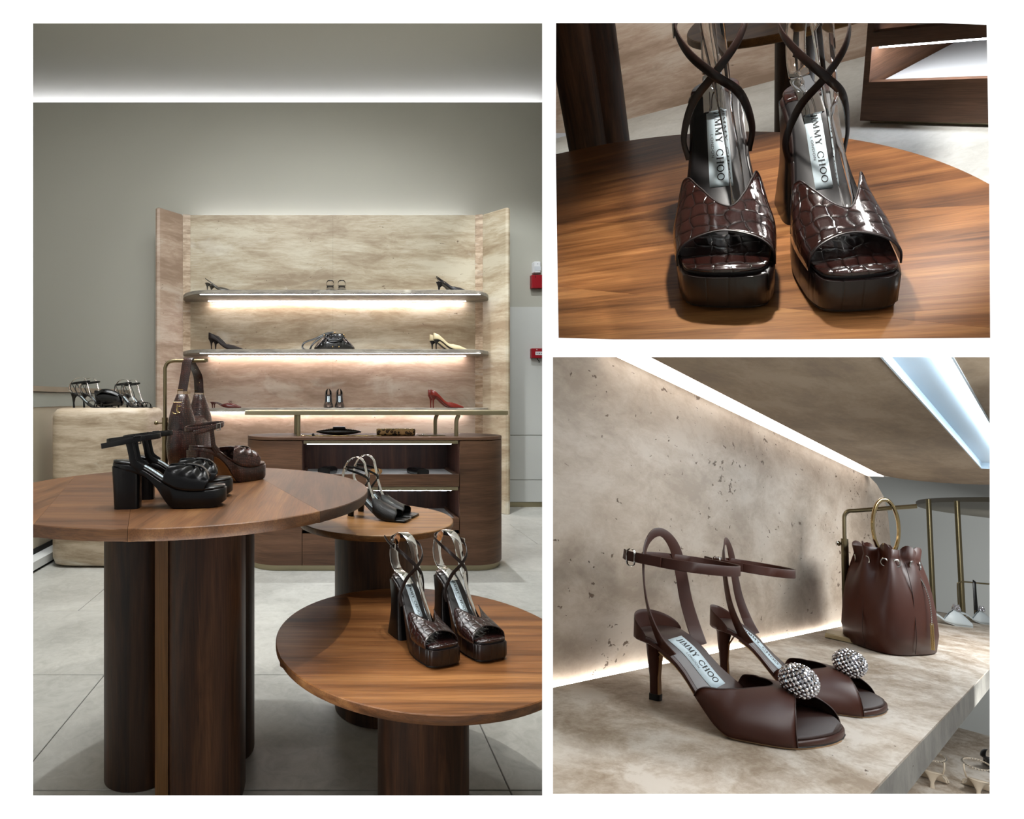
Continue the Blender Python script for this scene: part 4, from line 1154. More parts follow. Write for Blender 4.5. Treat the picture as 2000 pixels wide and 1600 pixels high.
# ------------------------------------------------------------------ things in the hall
def shoe(name, label, fn, M, group=None, fr=FR1, cat='shoe', **kw):
    T = thing(name, label, cat, tuple(M.translation), fr, group); CUR_FR[0] = fr
    fn(T, M, **kw)
    return T
# crocodile platforms on the low round table
g_ = 'crocodile platform sandals on the low table'
shoe('platform_sandal', 'dark bordeaux crocodile platform sandal on the low table, nearer the big table', croc_sandal, place((.168, 1.492, TR), math.radians(-67.5), 1.0), g_, buckle_side=-1, form='clear acrylic form in the left crocodile sandal on the low table')
shoe('platform_sandal', 'dark bordeaux crocodile platform sandal on the low table, right one of the pair', croc_sandal, place((.286, 1.522, TR), math.radians(-68.5), 1.0), g_, buckle_side=1, form='clear acrylic form in the right crocodile sandal on the low table')
# knotted sandals on the large table
g_ = 'knotted platform sandals on the large table'
shoe('knot_sandal', 'black leather knotted platform sandal in front on the large table', knot_sandal, place((-.506, 1.322, TB), math.radians(9), 1.02), g_, mat=M_BLK)
shoe('knot_sandal', 'black leather knotted platform sandal standing behind its twin on the large table', knot_sandal, place((-.512, 1.442, TB), math.radians(11), 1.02, -1), g_, mat=M_BLK)
shoe('knot_sandal', 'bordeaux snakeskin knotted platform sandal with tan sole beside the hanging bag', knot_sandal, place((-.402, 1.625, TB), math.radians(52), 1.1), g_, mat=M_SNAKE, tab=False, shank=M_TAN)
# thin sandals on the small table
g_ = 'black square-toed sandals on the small table'
shoe('square_toe_sandal', 'black square-toed sandal on clear form, front one on the small table', mule_sandal, place((.045, 2.005, TM), math.radians(-27), 1.0), g_, form='clear acrylic form in the front black sandal on the small table')
shoe('square_toe_sandal', 'black square-toed sandal on clear form, rear one on the small table', mule_sandal, place((.085, 2.085, TM), math.radians(-30), 1.0), g_, form='clear acrylic form in the rear black sandal on the small table')

# bag stand and hanging bag
bs = thing('bag_stand', 'slim brass bag stand with a bent arm on the large table', 'stand', (-.55, 1.88, TB))
MB().prism([(-.60, 1.82), (-.44, 1.82), (-.44, 1.94), (-.60, 1.94)], TB, TB + 0.008, 0.001).build('base', M_CHAMP, bs, smooth=False)
MB().tube([(-.55, 1.88, TB + 0.008), (-.55, 1.88, 0.99)], 0.0095, 14).build('post', M_BRASS, bs)
MB().tube(smooth_path([(-.55, 1.88, 0.97), (-.55, 1.88, 1.13), (-.549, 1.88, 1.155), (-.540, 1.88, 1.170), (-.522, 1.88, 1.1755), (-.50, 1.88, 1.176), (-.415, 1.88, 1.176)], 6), 0.0058, 12).build('arm', M_BRASS, bs)
MB().tube([(-.416, 1.88, 1.173), (-.416, 1.88, 1.183)], 0.0066, 12).build('arm_stop', M_BRASS, bs)
MB().tube([(-.559, 1.88, 0.972), (-.575, 1.88, 0.972)], 0.0025, 8).build('clamp_screw', M_BRASS, bs)
MB().ball((-.579, 1.88, 0.972), 0.007, 12, 8).build('clamp_knob', M_BRASS, bs)

hb = thing('hobo_bag', 'bordeaux snakeskin hobo bag hanging from the brass stand', 'handbag', (-.478, 1.90, TB))
bc, ba = V((-.470, 1.900, 0)), math.radians(74)
ax = V((math.cos(ba), math.sin(ba), 0))
def bag_ring(z, a_, b_, off=0.0, e=2.2, n=36):
    c = bc + ax * off
    return [(x, y, z) for x, y in superell(c.x, c.y, a_, b_, e, n, ba)]
MB().loft([bag_ring(z, a_, b_) for z, a_, b_ in ((.812, .050, .022), (.816, .075, .036), (.83, .095, .046), (.865, .110, .054), (.905, .115, .056), (.945, .110, .050), (.975, .098, .042), (.995, .085, .032))]).build('body', M_SNAKE, hb, angle=80)
for s in (-1, 1):
    hn = MB().loft([bag_ring(z, a_, b_, s * o_) for z, a_, b_, o_ in ((.955, .056, .044, .050), (.99, .046, .037, .056), (1.02, .036, .030, .058), (1.045, .026, .023, .057), (1.066, .018, .017, .054))]).build('horn', M_SNAKE, hb, angle=80)
    c = bc + ax * (s * .054)
    MB().tube([(c.x - .015, c.y - .012 * 0, 1.062), (c.x + .015, c.y, 1.062), (c.x + .015, c.y, 1.080), (c.x - .015, c.y, 1.080)], 0.0018, 8, closed=True).build('strap_ring', M_GOLD, hn)
a0 = bc - ax * .054; a1 = bc + ax * .054
sp = smooth_path([(a0.x, a0.y, 1.076), (a0.x + .006, a0.y + .012, 1.13), (-.475, 1.868, 1.170), (-.472, 1.88, 1.1845), (-.468, 1.893, 1.170), (a1.x - .002, a1.y - .012, 1.13), (a1.x, a1.y, 1.072)], 7)
so = MB().ribbon(sp, 0.036, 0.003, lambda p, i: (-.35 if i < 21 else .35, -.9 if i < 21 else .9, 0.15 + max(0, p.z - 1.15) * 60)).build('shoulder_strap', M_SNAKE, hb)
for k in range(3):
    p = sp[26 + k * 6]
    MB().ball(tuple(p + V((.004, -.004, 0))), 0.0022, 8, 6).build('strap_stud', M_GOLD, so)
c = V((-.4865, 1.802, 0))
lg = MB()
zz_ = 1.018
for cx_, s in ((-.006, -1), (.006, 1)):
    angs = [math.radians(q) for q in (range(-170, 40, 21) if s < 0 else range(60, 310, 25))]
    lg.tube([(c.x + cx_ + .009 * math.cos(t), c.y - .006, zz_ + (.010 * math.sin(t) if s > 0 else -.006 + .008 * math.sin(t))) for t in angs], 0.0013, 6)
lg.tube([(c.x - .001, c.y - .006, zz_ - .008), (c.x - .001, c.y - .006, zz_ + .016)], 0.0014, 6)
lg.tube([(c.x - .012, c.y - .004, zz_ + .022), (c.x + .012, c.y - .004, zz_ + .022)], 0.0018, 6)
lg.build('monogram', M_GOLD, hb)

# pedestal sandals and pouch
zp = 0.995
g_ = 'black strappy sandals on the stone pedestal'
shoe('strappy_sandal', 'black strappy sandal on clear form, frontmost at the left of the stone pedestal', strappy_sandal, place((-1.690, 3.70, zp), math.radians(-3), 1.05), g_, form='clear acrylic form in the frontmost left sandal on the pedestal')
shoe('strappy_sandal', 'black strappy sandal right behind the frontmost one on the stone pedestal', strappy_sandal, place((-1.668, 3.80, zp), math.radians(-3), 1.05), g_, form='clear acrylic form in the rear left sandal on the pedestal')
shoe('strappy_sandal', 'black strappy sandal nearest the right edge of the stone pedestal', strappy_sandal, place((-1.432, 3.79, zp), math.radians(-20), 1.0), g_, form='clear acrylic form in the front right sandal on the pedestal')
shoe('strappy_sandal', 'black strappy sandal behind the right-hand one on the stone pedestal', strappy_sandal, place((-1.410, 3.89, zp), math.radians(-20), 1.0), g_, form='clear acrylic form in the rear right sandal on the pedestal')
pu = thing('pouch_bag', 'small black leather pouch between the sandals on the stone pedestal', 'bag', (-1.45, 3.76, zp))
rings = []
for t in range(11):
    u = t / 10; x = -1.535 + 0.165 * u
    hh = 0.052 - 0.010 * u + 0.004 * math.sin(u * 6); zc_ = zp + 0.062 - 0.012 * u
    k = min(1, (1 - u) * 6 + 0.55)
    rings.append([(x + (z - zp) * -0.25, y, max(zp + 0.001, z)) for y, z in superell(3.775, zc_, 0.028 * k + 0.004, hh * k, 2.6, 20)])
MB().loft(rings).build('body', leather('pouch_leather', '0d0c0d', 0.26, 40, 0.35, 0.3), pu, angle=70)
MB().ribbon(smooth_path([(-1.545, 3.748, zp + 0.09), (-1.50, 3.738, zp + 0.112), (-1.45, 3.740, zp + 0.106), (-1.40, 3.748, zp + 0.085)], 6), 0.03, 0.003, lambda p, i: (0, -0.6, 0.6)).build('flap', M_BLKS, pu)
MB().ball((-1.49, 3.735, zp + 0.118), 0.006, 10, 7).build('clasp', M_BLKS, pu)

# shoes and bag on the stone shelves
def shelf_x(px, y): return (px - PX) / F * y
R_ = math.radians
M_PEWTER = leather('pewter_leather', '4a4640', 0.3, 100, 0.1, 0.2)
M_PLUM = leather('black_plum_satin', '141014', 0.4, 100, 0.1)
M_CHOC = leather('chocolate_suede', '1c1210', 0.6, 200, 0.15)
M_CREAM = leather('cream_leather', 'cdbf9b', 0.4, 100, 0.06)
M_OX = leather('oxblood_leather', '511813', 0.3, 60, 0.08, 0.2)
M_OXFADE = leather('oxblood_dark', '6a1d14', 0.3, 60, 0.08, 0.2)
M_PAT = leather('black_patent', '08080a', 0.12, 60, 0.03, 0.6)
S1, S2, S3 = SH[1], SH[2], SH[3]
g1 = 'slingbacks on the top stone shelf'
shoe('slingback_pump', 'grey pewter slingback at the left end of the top shelf, front one', pump, place((shelf_x(402, 5.16), 5.13, S1), R_(-4), 1.0), g1, mat=M_PEWTER, sling=True)
shoe('slingback_pump', 'grey pewter slingback at the left end of the top shelf, rear one', pump, place((shelf_x(409, 5.26), 5.25, S1), R_(-4), 1.0), g1, mat=M_PEWTER, sling=True)
shoe('slingback_pump', 'black patent slingback seen from the front, left one mid top shelf', pump, place((shelf_x(645, 5.3), 5.36, S1), R_(-90), 1.22), g1, mat=M_PAT, sling=True)
shoe('slingback_pump', 'black patent slingback seen from the front, right one mid top shelf', pump, place((shelf_x(667.5, 5.3), 5.36, S1), R_(-90), 1.22), g1, mat=M_PAT, sling=True)
shoe('slingback_pump', 'black plum slingback at the right end of the top shelf, front one', pump, place((shelf_x(849, 5.2), 5.13, S1), R_(-3), 1.1), g1, mat=M_PLUM, sling=True)
shoe('slingback_pump', 'black plum slingback at the right end of the top shelf, rear one', pump, place((shelf_x(853, 5.25), 5.25, S1), R_(4), 1.1), g1, mat=M_PLUM, sling=True, heel=.095)
g2 = 'pumps on the middle stone shelf'
shoe('court_pump', 'chocolate brown pointed pump at the left of the middle shelf, front one', pump, place((shelf_x(408, 5.12), 5.11, S2), R_(-2), 1.18), g2, mat=M_CHOC)
shoe('court_pump', 'chocolate brown pointed pump at the left of the middle shelf, rear one', pump, place((shelf_x(415, 5.22), 5.24, S2), R_(-2), 1.18), g2, mat=M_CHOC)
shoe('court_pump', 'cream pointed pump with black heel on the middle shelf, front one', pump, place((shelf_x(846, 5.12), 5.11, S2), R_(-2), 1.15), g2, mat=M_CREAM, heelmat=M_BLKS)
shoe('court_pump', 'cream pointed pump with black heel on the middle shelf, rear one', pump, place((shelf_x(839, 5.24), 5.24, S2), R_(2), 1.15), g2, mat=M_CREAM, heelmat=M_BLKS)
g3 = 'pumps and mules on the lowest stone shelf'
shoe('kitten_mule', 'oxblood kitten-heel mule with a bow on the lowest shelf, front one', pump, place((shelf_x(411, 5.12), 5.10, S3), R_(-2), 1.05), g3, mat=M_OX, mule=True, heel=.052, bow=True)
shoe('kitten_mule', 'oxblood kitten-heel mule with a bow on the lowest shelf, rear one', pump, place((shelf_x(414, 5.22), 5.22, S3), R_(-2), 1.05), g3, mat=M_OX, mule=True, heel=.052, bow=True)
shoe('court_pump', 'black pump facing forward above the riser, left one of the pair', pump, place((shelf_x(641.5, 5.3), 5.36, S3), R_(-90), 1.15), g3, mat=M_PAT, heel=.105, tab=True)
shoe('court_pump', 'black pump facing forward above the riser, right one of the pair', pump, place((shelf_x(663, 5.3), 5.36, S3), R_(-90), 1.15), g3, mat=M_PAT, heel=.105, tab=True)
shoe('court_pump', 'glossy red-brown pointed pump at the right of the lowest shelf, front one', pump, place((shelf_x(840, 5.12), 5.10, S3), R_(-2), 1.15), g3, mat=M_OXFADE, heel=.095)
shoe('court_pump', 'glossy red-brown pointed pump at the right of the lowest shelf, rear one', pump, place((shelf_x(836, 5.24), 5.24, S3), R_(1), 1.15), g3, mat=M_OXFADE, heel=.095)

bg = thing('gathered_bag', 'black crocodile bag with gathered top and looped strap on the middle shelf', 'handbag', (shelf_x(652, 5.2), 5.2, S2))
bx = shelf_x(653, 5.2); M_CB = croc('croc_black', '0a0909', '030303', (26, 26, 1), 0.18, '141213')
rings = []
for z, a_, b_ in ((0.0, .170, .075), (.006, .186, .088), (.03, .183, .095), (.07, .150, .088), (.105, .110, .068), (.13, .085, .048), (.148, .088, .042), (.155, .090, .040)):
    ring = []
    for i, (x, y) in enumerate(superell(bx, 5.2, a_, b_, 2.3, 72)):
        k = max(0, (z - .05) / .1); rr = 1 + 0.10 * k * math.sin(i / 72 * 2 * math.pi * 12)
        ring.append((bx + (x - bx) * rr, 5.2 + (y - 5.2) * rr, S2 + z))
    rings.append(ring)
bd = MB().loft(rings, cap1=False).build('body', M_CB, bg, angle=80, solid=0.002)
MB().ribbon(smooth_path([(bx - .085, 5.12, S2 + .125), (bx - .05, 5.10, S2 + .095), (bx, 5.095, S2 + .085), (bx + .05, 5.10, S2 + .095), (bx + .085, 5.12, S2 + .125)], 6), 0.018, 0.004, lambda p, i: (0, -1, 0.2)).build('top_handle', M_BLKS, bg)
st_ = MB().ribbon(smooth_path([(bx - .01, 5.15, S2 + .165), (bx - .08, 5.14, S2 + .150), (bx - .17, 5.13, S2 + .105), (bx - .26, 5.11, S2 + .07), (bx - .285, 5.10, S2 + .03), (bx - .265, 5.09, S2 + .005), (bx - .22, 5.09, S2 + .004), (bx - .195, 5.10, S2 + .05), (bx - .14, 5.12, S2 + .10), (bx - .09, 5.13, S2 + .135)], 6), 0.016, 0.003, lambda p, i: (0.15, -1, 0.5)).build('shoulder_strap', M_BLKS, bg)
for p in ((bx - .09, 5.12, S2 + .135), (bx + .085, 5.13, S2 + .14), (bx + .005, 5.145, S2 + .158), (bx - .015, 5.096, S2 + .03), (bx + .04, 5.096, S2 + .03), (bx + .095, 5.14, S2 + .125)):
    MB().ball(p, 0.0065, 10, 7).build('gold_stud', M_GOLD, bg)

# bags on the sideboard
zc = CH
ck = thing('clutch_bag', 'black spindle-shaped clutch lying under the riser on the sideboard', 'clutch', (shelf_x(661, 3.66), 3.66, zc))
x0 = shelf_x(618, 3.66); x1 = shelf_x(705, 3.66)
rings = []
for i in range(19):
    u = i / 18; k = max(0.1, math.sin(math.pi * u)) ** 0.62
    rings.append([(x0 + (x1 - x0) * u, y, max(zc + .001, z)) for y, z in superell(3.66, zc + .024, 0.045 * k, 0.023 * k, 2.3, 20)])
MB().loft(rings).build('body', M_CB, ck, angle=80)
MB().prism([(x0 + .105, 3.635), (x0 + .185, 3.635), (x0 + .185, 3.685), (x0 + .105, 3.685)], zc + .042, zc + .056, 0.004).build('clasp_bar', M_BLKS, ck)
ck = thing('clutch_bag', 'leopard print rolled clutch lying on the right of the sideboard top', 'clutch', (shelf_x(773, 3.66), 3.66, zc))
x0 = shelf_x(736, 3.66); x1 = shelf_x(810, 3.66)
MB().loft([[(x, y, max(zc + .001, z)) for y, z in superell(3.66, zc + .022, 0.04 * k, 0.022 * k, 2.6, 22)] for x, k in ((x0, .86), (x0 + .006, .98), (x0 + .02, 1), (x0 + .12, 1.02), (x1 - .02, 1), (x1 - .006, .98), (x1, .86))]).build('body', leopard('leopard_hair'), ck, angle=60)
MB().box(x0 + .01, x1 - .01, 3.632, 3.648, zc + .0395, zc + .0435).build('frame_bar', M_GOLD, ck, smooth=False)
ch = thing('chain_strap', 'thin gold chain strap laid along the sideboard top', 'strap', (shelf_x(640, 3.6), 3.6, zc))
xs_ = shelf_x(596, 3.58); xe_ = shelf_x(745, 3.58)
MB().tube([(xs_ + (xe_ - xs_) * i / 60, 3.575 + .008 * math.sin(i * .35), zc + .0035) for i in range(61)], lambda t: 0.003 + 0.0008 * math.sin(t * 300), 8).build('chain', M_GOLD, ch)
MB().tube([(xs_ - .012 + .012 * math.cos(t), 3.575 + .012 * math.sin(t), zc + .004) for t in [2 * math.pi * i / 14 for i in range(14)]], 0.003, 6, closed=True).build('end_ring', M_GOLD, ch)
MB().ball((xs_ + .05, 3.578, zc + .010), 0.009, 10, 7).build('charm', M_DARK, ch)
ch = thing('chain_strap', 'short gold chain end lying by the right riser post', 'strap', (shelf_x(870, 3.6), 3.6, zc))
MB().tube([(shelf_x(818, 3.6) + .0047 * i, 3.60 + .006 * math.sin(i * .5), zc + .0035) for i in range(36)], lambda t: 0.0028 + 0.0006 * math.sin(t * 200), 8).build('chain', M_BRASS, ch)
MB().ball((shelf_x(826, 3.6), 3.6, zc + .008), 0.008, 10, 7).build('charm', M_SILVER, ch)

# small leather goods in the sideboard trays
def wallet(label, px, y, z, w_, d_, h_, ang, mat, cat='wallet', name='folded_wallet'):
    x = shelf_x(px, y); t = thing(name, label, cat, (x, y, z))
    m = Matrix.Translation((x, y, z)) @ Matrix.Rotation(ang, 4, 'Z')
    body = MB().loft([[(xx, yy, zz) for xx, zz in superell(0, h_ / 2, w_ / 2, h_ / 2, 3.2, 24)] for yy in (-d_ / 2, -d_ / 2 + .004, 0, d_ / 2 - .004, d_ / 2)], cap0=True)
    body.build('body', mat, t, M=m, angle=60)
    MB().prism([(-w_ * .34, -d_ / 2 - .0008), (w_ * .34, -d_ / 2 - .0008), (w_ * .34, -d_ / 2 + .002), (-w_ * .34, -d_ / 2 + .002)], h_ * .2, h_ * .8).build('opening', M_DARK if mat is not None and 'tan' not in mat.name else plain('tan_lining', 'a07a48', 0.6), t, M=m, smooth=False)
    MB().ribbon([(-w_ / 2 + .002, -d_ * .1, h_ * .55), (-w_ * .3, -d_ * .1, h_ + .0005), (w_ * .3, -d_ * .1, h_ + .0005)], d_ * .5, .002, lambda p, i: (-.3, 0, 1)).build('flap', mat, t, M=m)
    return t
zl1, zl2 = 0.590 - .012, 0.322 - .012
wallet('black wallet at the left of the upper tray behind the clear forms', 640, 3.62, zl1, .085, .11, .045, R_(-25), M_BLKS)
wallet('tan furry slipper-like pouch in the middle of the upper tray', 733, 3.60, zl1, .075, .10, .032, R_(-12), leather('tan_fur', '9a7040', 0.7, 300, 0.6), 'pouch', 'fur_pouch')
wallet('black wallet lying askew at the right of the upper tray', 816, 3.60, zl1, .085, .13, .040, R_(22), M_BLKS)
wallet('dark jewelled purse lying in the lower tray behind the small table', 797, 3.72, zl2, .07, .08, .03, R_(10), M_BLKS, 'purse', 'small_purse')
# ------------------------------------------------------------------ close-up set: sandals on the round walnut table (upper right)
S2K = 1.24 / 1.05                      # size of this set
def px_poly(fr, pix, h=0.0):
    return [(p.x, p.y) for p in (hit(fr, u, v, h) for u, v in pix)]
def clip_px(poly, fr, h, left=1074, right=1946, bottom=668):
    """trim a plan polygon to the bay between the partition walls"""
    for (a_, b_) in (((left, 100), (left, 640)), ((left, bottom), (1946, bottom)), ((right, 640), (right, 100))):
        p, q = hit(fr, *a_, h), hit(fr, *b_, h)
        nx, ny = (q.y - p.y), -(q.x - p.x)
        c = hit(fr, 1500, 420 if h == 0 else 240, h)
        if nx * c.x + ny * c.y > nx * p.x + ny * p.y: nx, ny = -nx, -ny
        poly = clip(poly, nx, ny, nx * p.x + ny * p.y)
    return poly
def ccw(poly):
    a_ = sum(poly[i - 1][0] * poly[i][1] - poly[i][0] * poly[i - 1][1] for i in range(len(poly)))
    return poly if a_ > 0 else poly[::-1]
ct = thing('round_table', 'round walnut table top filling the foreground under the close-up sandals', 'table', (0, 0.4, 0), FR2)
full = circle(-0.886, 0.243, 1.344, 240)
W2A = walnut('walnut_close_a', ('523116', '8a5a33', 'b07d4c'), (1.3, 20, 20), (0, 0, 0.35), (0, 3, 0), 1.9, 0.34)
W2B = walnut('walnut_close_b', ('442813', '744a2a', '996a3e'), (1.3, 20, 20), (0, 0, 0.30), (5, 1, 0), 1.9, 0.34)
W2C = walnut('walnut_close_c', ('5a381c', '95643b', 'ba8753'), (1.3, 20, 20), (0, 0, 0.38), (2, 8, 0), 1.9, 0.34)
bay = ccw(clip_px(full, FR2, 0.0))
p_, q_ = hit(FR2, 1086, 440), hit(FR2, 1934, 400)
r_, s_ = hit(FR2, 1086, 560), hit(FR2, 1934, 640)
def cut_line(p, q): return (-(q.y - p.y), q.x - p.x, -(q.y - p.y) * p.x + (q.x - p.x) * p.y)
l1, l2 = cut_line(p_, q_), cut_line(r_, s_)
pieces = [clip(bay, -l1[0], -l1[1], -l1[2] - .0002), clip(clip(bay, l1[0], l1[1], l1[2] - .0002), -l2[0], -l2[1], -l2[2] - .0002), clip(bay, l2[0], l2[1], l2[2] - .0002)]
for pc, m in zip(pieces, (W2B, W2A, W2C)):
    if len(pc) > 2: MB().prism(pc, -0.010, 0.0, 0.0).build('board', m, ct, smooth=False)
# floor and back of this set
HF2 = -0.72
back2 = 4.3
fp2 = px_poly(FR2, [(1073, 560), (1950, 560), (1950, 110), (1073, 110)], HF2)
fp2 = clip(fp2, 0, 1, back2)
struct(MB().prism(ccw(fp2), HF2 - 0.03, HF2).build('floor', stone_floor('floor_stone_b', ('b0b0aa', 'c2c2bc', 'cfcfca')), fr=FR2, smooth=False), 'pale stone floor beyond the walnut table')
wp = [hit_y(FR2, u, v, back2) for u, v in ((1073, 260), (1960, 260), (1960, -120), (1073, -120))]
struct(quad_slab(FR2, wp, (0, 0.05, 0)).build('wall_back', M_TRAV_PINK, fr=FR2, smooth=False), 'blurred cream stone wall far behind the walnut table')
cl = thing('table_column', 'dark walnut column rising at the left behind the round table', 'column', tuple(hit(FR2, 1140, 250, HF2)), FR2)
cc = hit(FR2, 1128, 285, 0.0)
base_ = V((cc.x + 0.02, cc.y + 0.14, 0))
rr_ = 0.092
for k, (dx, dy, m) in enumerate(((-0.004, 0.02, WAL_COL), (0.066, 0.06, WAL_COL2))):
    MB().prism(superell(base_.x + dx, base_.y + dy, rr_, rr_, 2.6, 36), HF2, 0.85).build('column_lobe', m, cl)
# second table behind
dc = V((0.30, 2.45, 0)); hz = 0.155
tb2 = thing('side_table', 'walnut table on a thick column standing behind the close-up sandals', 'table', (dc.x, dc.y, HF2), FR2)
MB().prism(circle(dc.x, dc.y, 0.62, 96), hz - 0.035, hz, 0.004).build('table_top', WAL_M, tb2)
MB().prism(circle(dc.x - 0.20, dc.y - 0.05, 0.075, 40), HF2, hz - 0.035).build('column', WAL_COL, tb2)
# sideboard at the right
a_, b_ = hit(FR2, 1690, 243, HF2), hit(FR2, 1960, 250, HF2)
dr = (b_ - a_); dr.z = 0; ln = dr.length; dr.normalize(); nr = V((-dr.y, dr.x, 0))
if nr.y < 0: nr = -nr
sb = thing('sideboard', 'dark walnut sideboard with lit white trays far right behind the table', 'cabinet', tuple(a_), FR2)
def sb_box(name, t0, t1, d0, d1, z0, z1, m):
    q = [a_ + dr * t0 + nr * d0, a_ + dr * t1 + nr * d0, a_ + dr * t1 + nr * d1, a_ + dr * t0 + nr * d1]
    return MB().prism(ccw([(p.x, p.y) for p in q]), HF2 + z0, HF2 + z1).build(name, m, sb, smooth=False)
TT = ln
sb_box('lower_drawer', 0, TT, 0, 0.7, 0.02, 0.19, WAL_CAB)
sb_box('plinth', 0.01, TT, 0.02, 0.7, 0.0, 0.02, M_CHAMP)
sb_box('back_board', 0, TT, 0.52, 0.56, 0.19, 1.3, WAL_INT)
sb_box('tray_lining', 0.02, TT, 0.03, 0.52, 0.19, 0.205, M_FELT)
sb_box('tray_front', 0, TT, 0.0, 0.03, 0.19, 0.225, WAL_CAB)
sb_box('tray_front', 0, TT, 0.0, 0.04, 0.40, 0.47, WAL_CAB)
sb_box('tray_lining', 0.12, TT, 0.04, 0.52, 0.43, 0.45, M_FELT)
sb_box('tray_light_strip', 0.02, TT, 0.02, 0.05, 0.385, 0.395, MATS['led_tray'])
sb_box('tray_front', 0, TT, 0.0, 0.04, 0.72, 0.80, WAL_CAB)
sb_box('tray_lining', 0.12, TT, 0.04, 0.52, 0.76, 0.78, M_FELT)
sb_box('end_panel', -0.03, 0.0, 0.0, 0.7, 0.02, 1.3, WAL_CAB)
# the sandals
def affine2(o, ex, ey, ez, k=S2K):
    return basis((o[0] * k, o[1] * k, 0), (ex[0] * k, ex[1] * k, 0), (ey[0] * k, ey[1] * k, 0), (0, 0, ez * k))
g_ = 'close-up crocodile platform sandals'
shoe('platform_sandal', 'glossy crocodile platform sandal in close-up, left one facing forward', croc_sandal, affine2((-.1037, .6784), (.157, -2.504), (1.90, -.42), 1.93), g_, FR2, big=True, buckle_side=-1, form='clear acrylic form in the left close-up crocodile sandal')
shoe('platform_sandal', 'glossy crocodile platform sandal in close-up, right one turned outwards', croc_sandal, affine2((.0531, .585), (.319, -2.284), (1.40, -.04), 1.72), g_, FR2, big=True, buckle_side=1, form='clear acrylic form in the right close-up crocodile sandal')
g_ = 'black shoes on the table behind the close-up sandals'
shoe('dark_pump', 'dark blurred pump on the table behind the close-up sandals, left', pump, place((dc.x - 0.30, dc.y + 0.05, hz), math.radians(-60), 1.5), g_, FR2, mat=M_BLKS)
shoe('dark_pump', 'dark blurred pump on the table behind the close-up sandals, right', pump, place((dc.x - 0.02, dc.y - 0.05, hz), math.radians(-25), 1.5), g_, FR2, mat=M_BLKS)
# ------------------------------------------------------------------ close-up set: satin sandals on the travertine shelf (lower right)
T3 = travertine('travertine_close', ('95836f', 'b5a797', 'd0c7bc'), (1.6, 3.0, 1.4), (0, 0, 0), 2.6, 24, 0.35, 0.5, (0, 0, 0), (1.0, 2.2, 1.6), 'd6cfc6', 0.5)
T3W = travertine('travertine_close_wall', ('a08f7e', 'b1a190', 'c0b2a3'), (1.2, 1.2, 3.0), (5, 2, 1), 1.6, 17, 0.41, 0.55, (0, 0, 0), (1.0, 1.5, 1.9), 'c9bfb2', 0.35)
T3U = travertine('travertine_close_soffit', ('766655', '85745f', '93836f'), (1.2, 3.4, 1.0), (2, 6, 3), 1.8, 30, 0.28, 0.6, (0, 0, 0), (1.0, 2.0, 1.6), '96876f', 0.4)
T3E = travertine('travertine_close_edge', ('7c7871', '8d8981', '9c988f'), (3.0, 1.0, 2.0), (2, 1, 3), 2.4, 40, 0.30, 0.5, (0, 0, 0), (1, 1, 2), 'a5a198', 0.4)
def trim3(poly, h, left=1074, top=688, right=1946, bottom=1566, c=(1500, 1200)):
    for (a_, b_) in (((left, 900), (left, 1300)), ((1200, bottom), (1800, bottom)), ((right, 900), (right, 1300)), ((1200, top), (1800, top))):
        try: p, q = hit(FR3, *a_, h), hit(FR3, *b_, h)
        except ZeroDivisionError: continue
        nx, ny = (q.y - p.y), -(q.x - p.x)
        cc_ = hit(FR3, *c, h)
        if nx * cc_.x + ny * cc_.y > nx * p.x + ny * p.y: nx, ny = -nx, -ny
        poly = clip(poly, nx, ny, nx * p.x + ny * p.y)
    return poly
YF, YW, HU = -0.322, 0.40, 1.09
def half(poly, p, q, keep):
    nx, ny = (q.y - p.y), -(q.x - p.x)
    if nx * keep.x + ny * keep.y > nx * p.x + ny * p.y: nx, ny = -nx, -ny
    return clip(poly, nx, ny, nx * p.x + ny * p.y)
# main shelf
big_ = [(-1.0, YF), (7.4, YF), (7.4, 0.365), (-1.0, 0.365)]
pl_ = half(big_, hit(FR3, 1074, 1340), hit(FR3, 1074, 1551), hit(FR3, 1400, 1400))
pl_ = half(pl_, hit(FR3, 1200, 1560), hit(FR3, 1800, 1560), hit(FR3, 1400, 1400))
sh3 = thing('stone_shelf', 'pale travertine shelf under the brown satin sandals', 'shelf', (1.0, 0, 0), FR3)
MB().prism(ccw(pl_), -0.006, 0.0).build('shelf_top', T3, sh3, smooth=False)
MB().prism(ccw(pl_), -0.088, -0.0062).build('shelf_edge', T3E, sh3, smooth=False)
wl_ = half([(0.2, 0.372), (6.0, 0.372), (6.0, 0.396), (0.2, 0.396)], hit(FR3, 1074, 1320), hit(FR3, 1074, 1345), hit(FR3, 1400, 1300))
MB().prism(ccw(wl_), -0.03, -0.004).build('base_light_strip', plain('led_base3', 'ffffff', emit='fffaf4', es=6), sh3, smooth=False)
# back wall with a rounded far end (outline in u, h)
wa = hit_y(FR3, 1074, 1330, YW); wb_ = hit_y(FR3, 1074, 690, YW)
out = [V((wa.x, YW, -0.1)), V((6.10, YW, -0.1)), V((6.13, YW, 0.35)), V((6.12, YW, 0.62)), V((6.05, YW, 0.86)), V((5.88, YW, 1.0)), V((5.6, YW, 1.08)), V((5.36, YW, 1.11)), V((5.3, YW, 1.125)), V((wb_.x, YW, 1.125))]
struct(quad_slab(FR3, out, (0, 0.004, 0)).build('wall_back', T3W, fr=FR3, smooth=False), 'pitted travertine back wall behind the satin sandals')
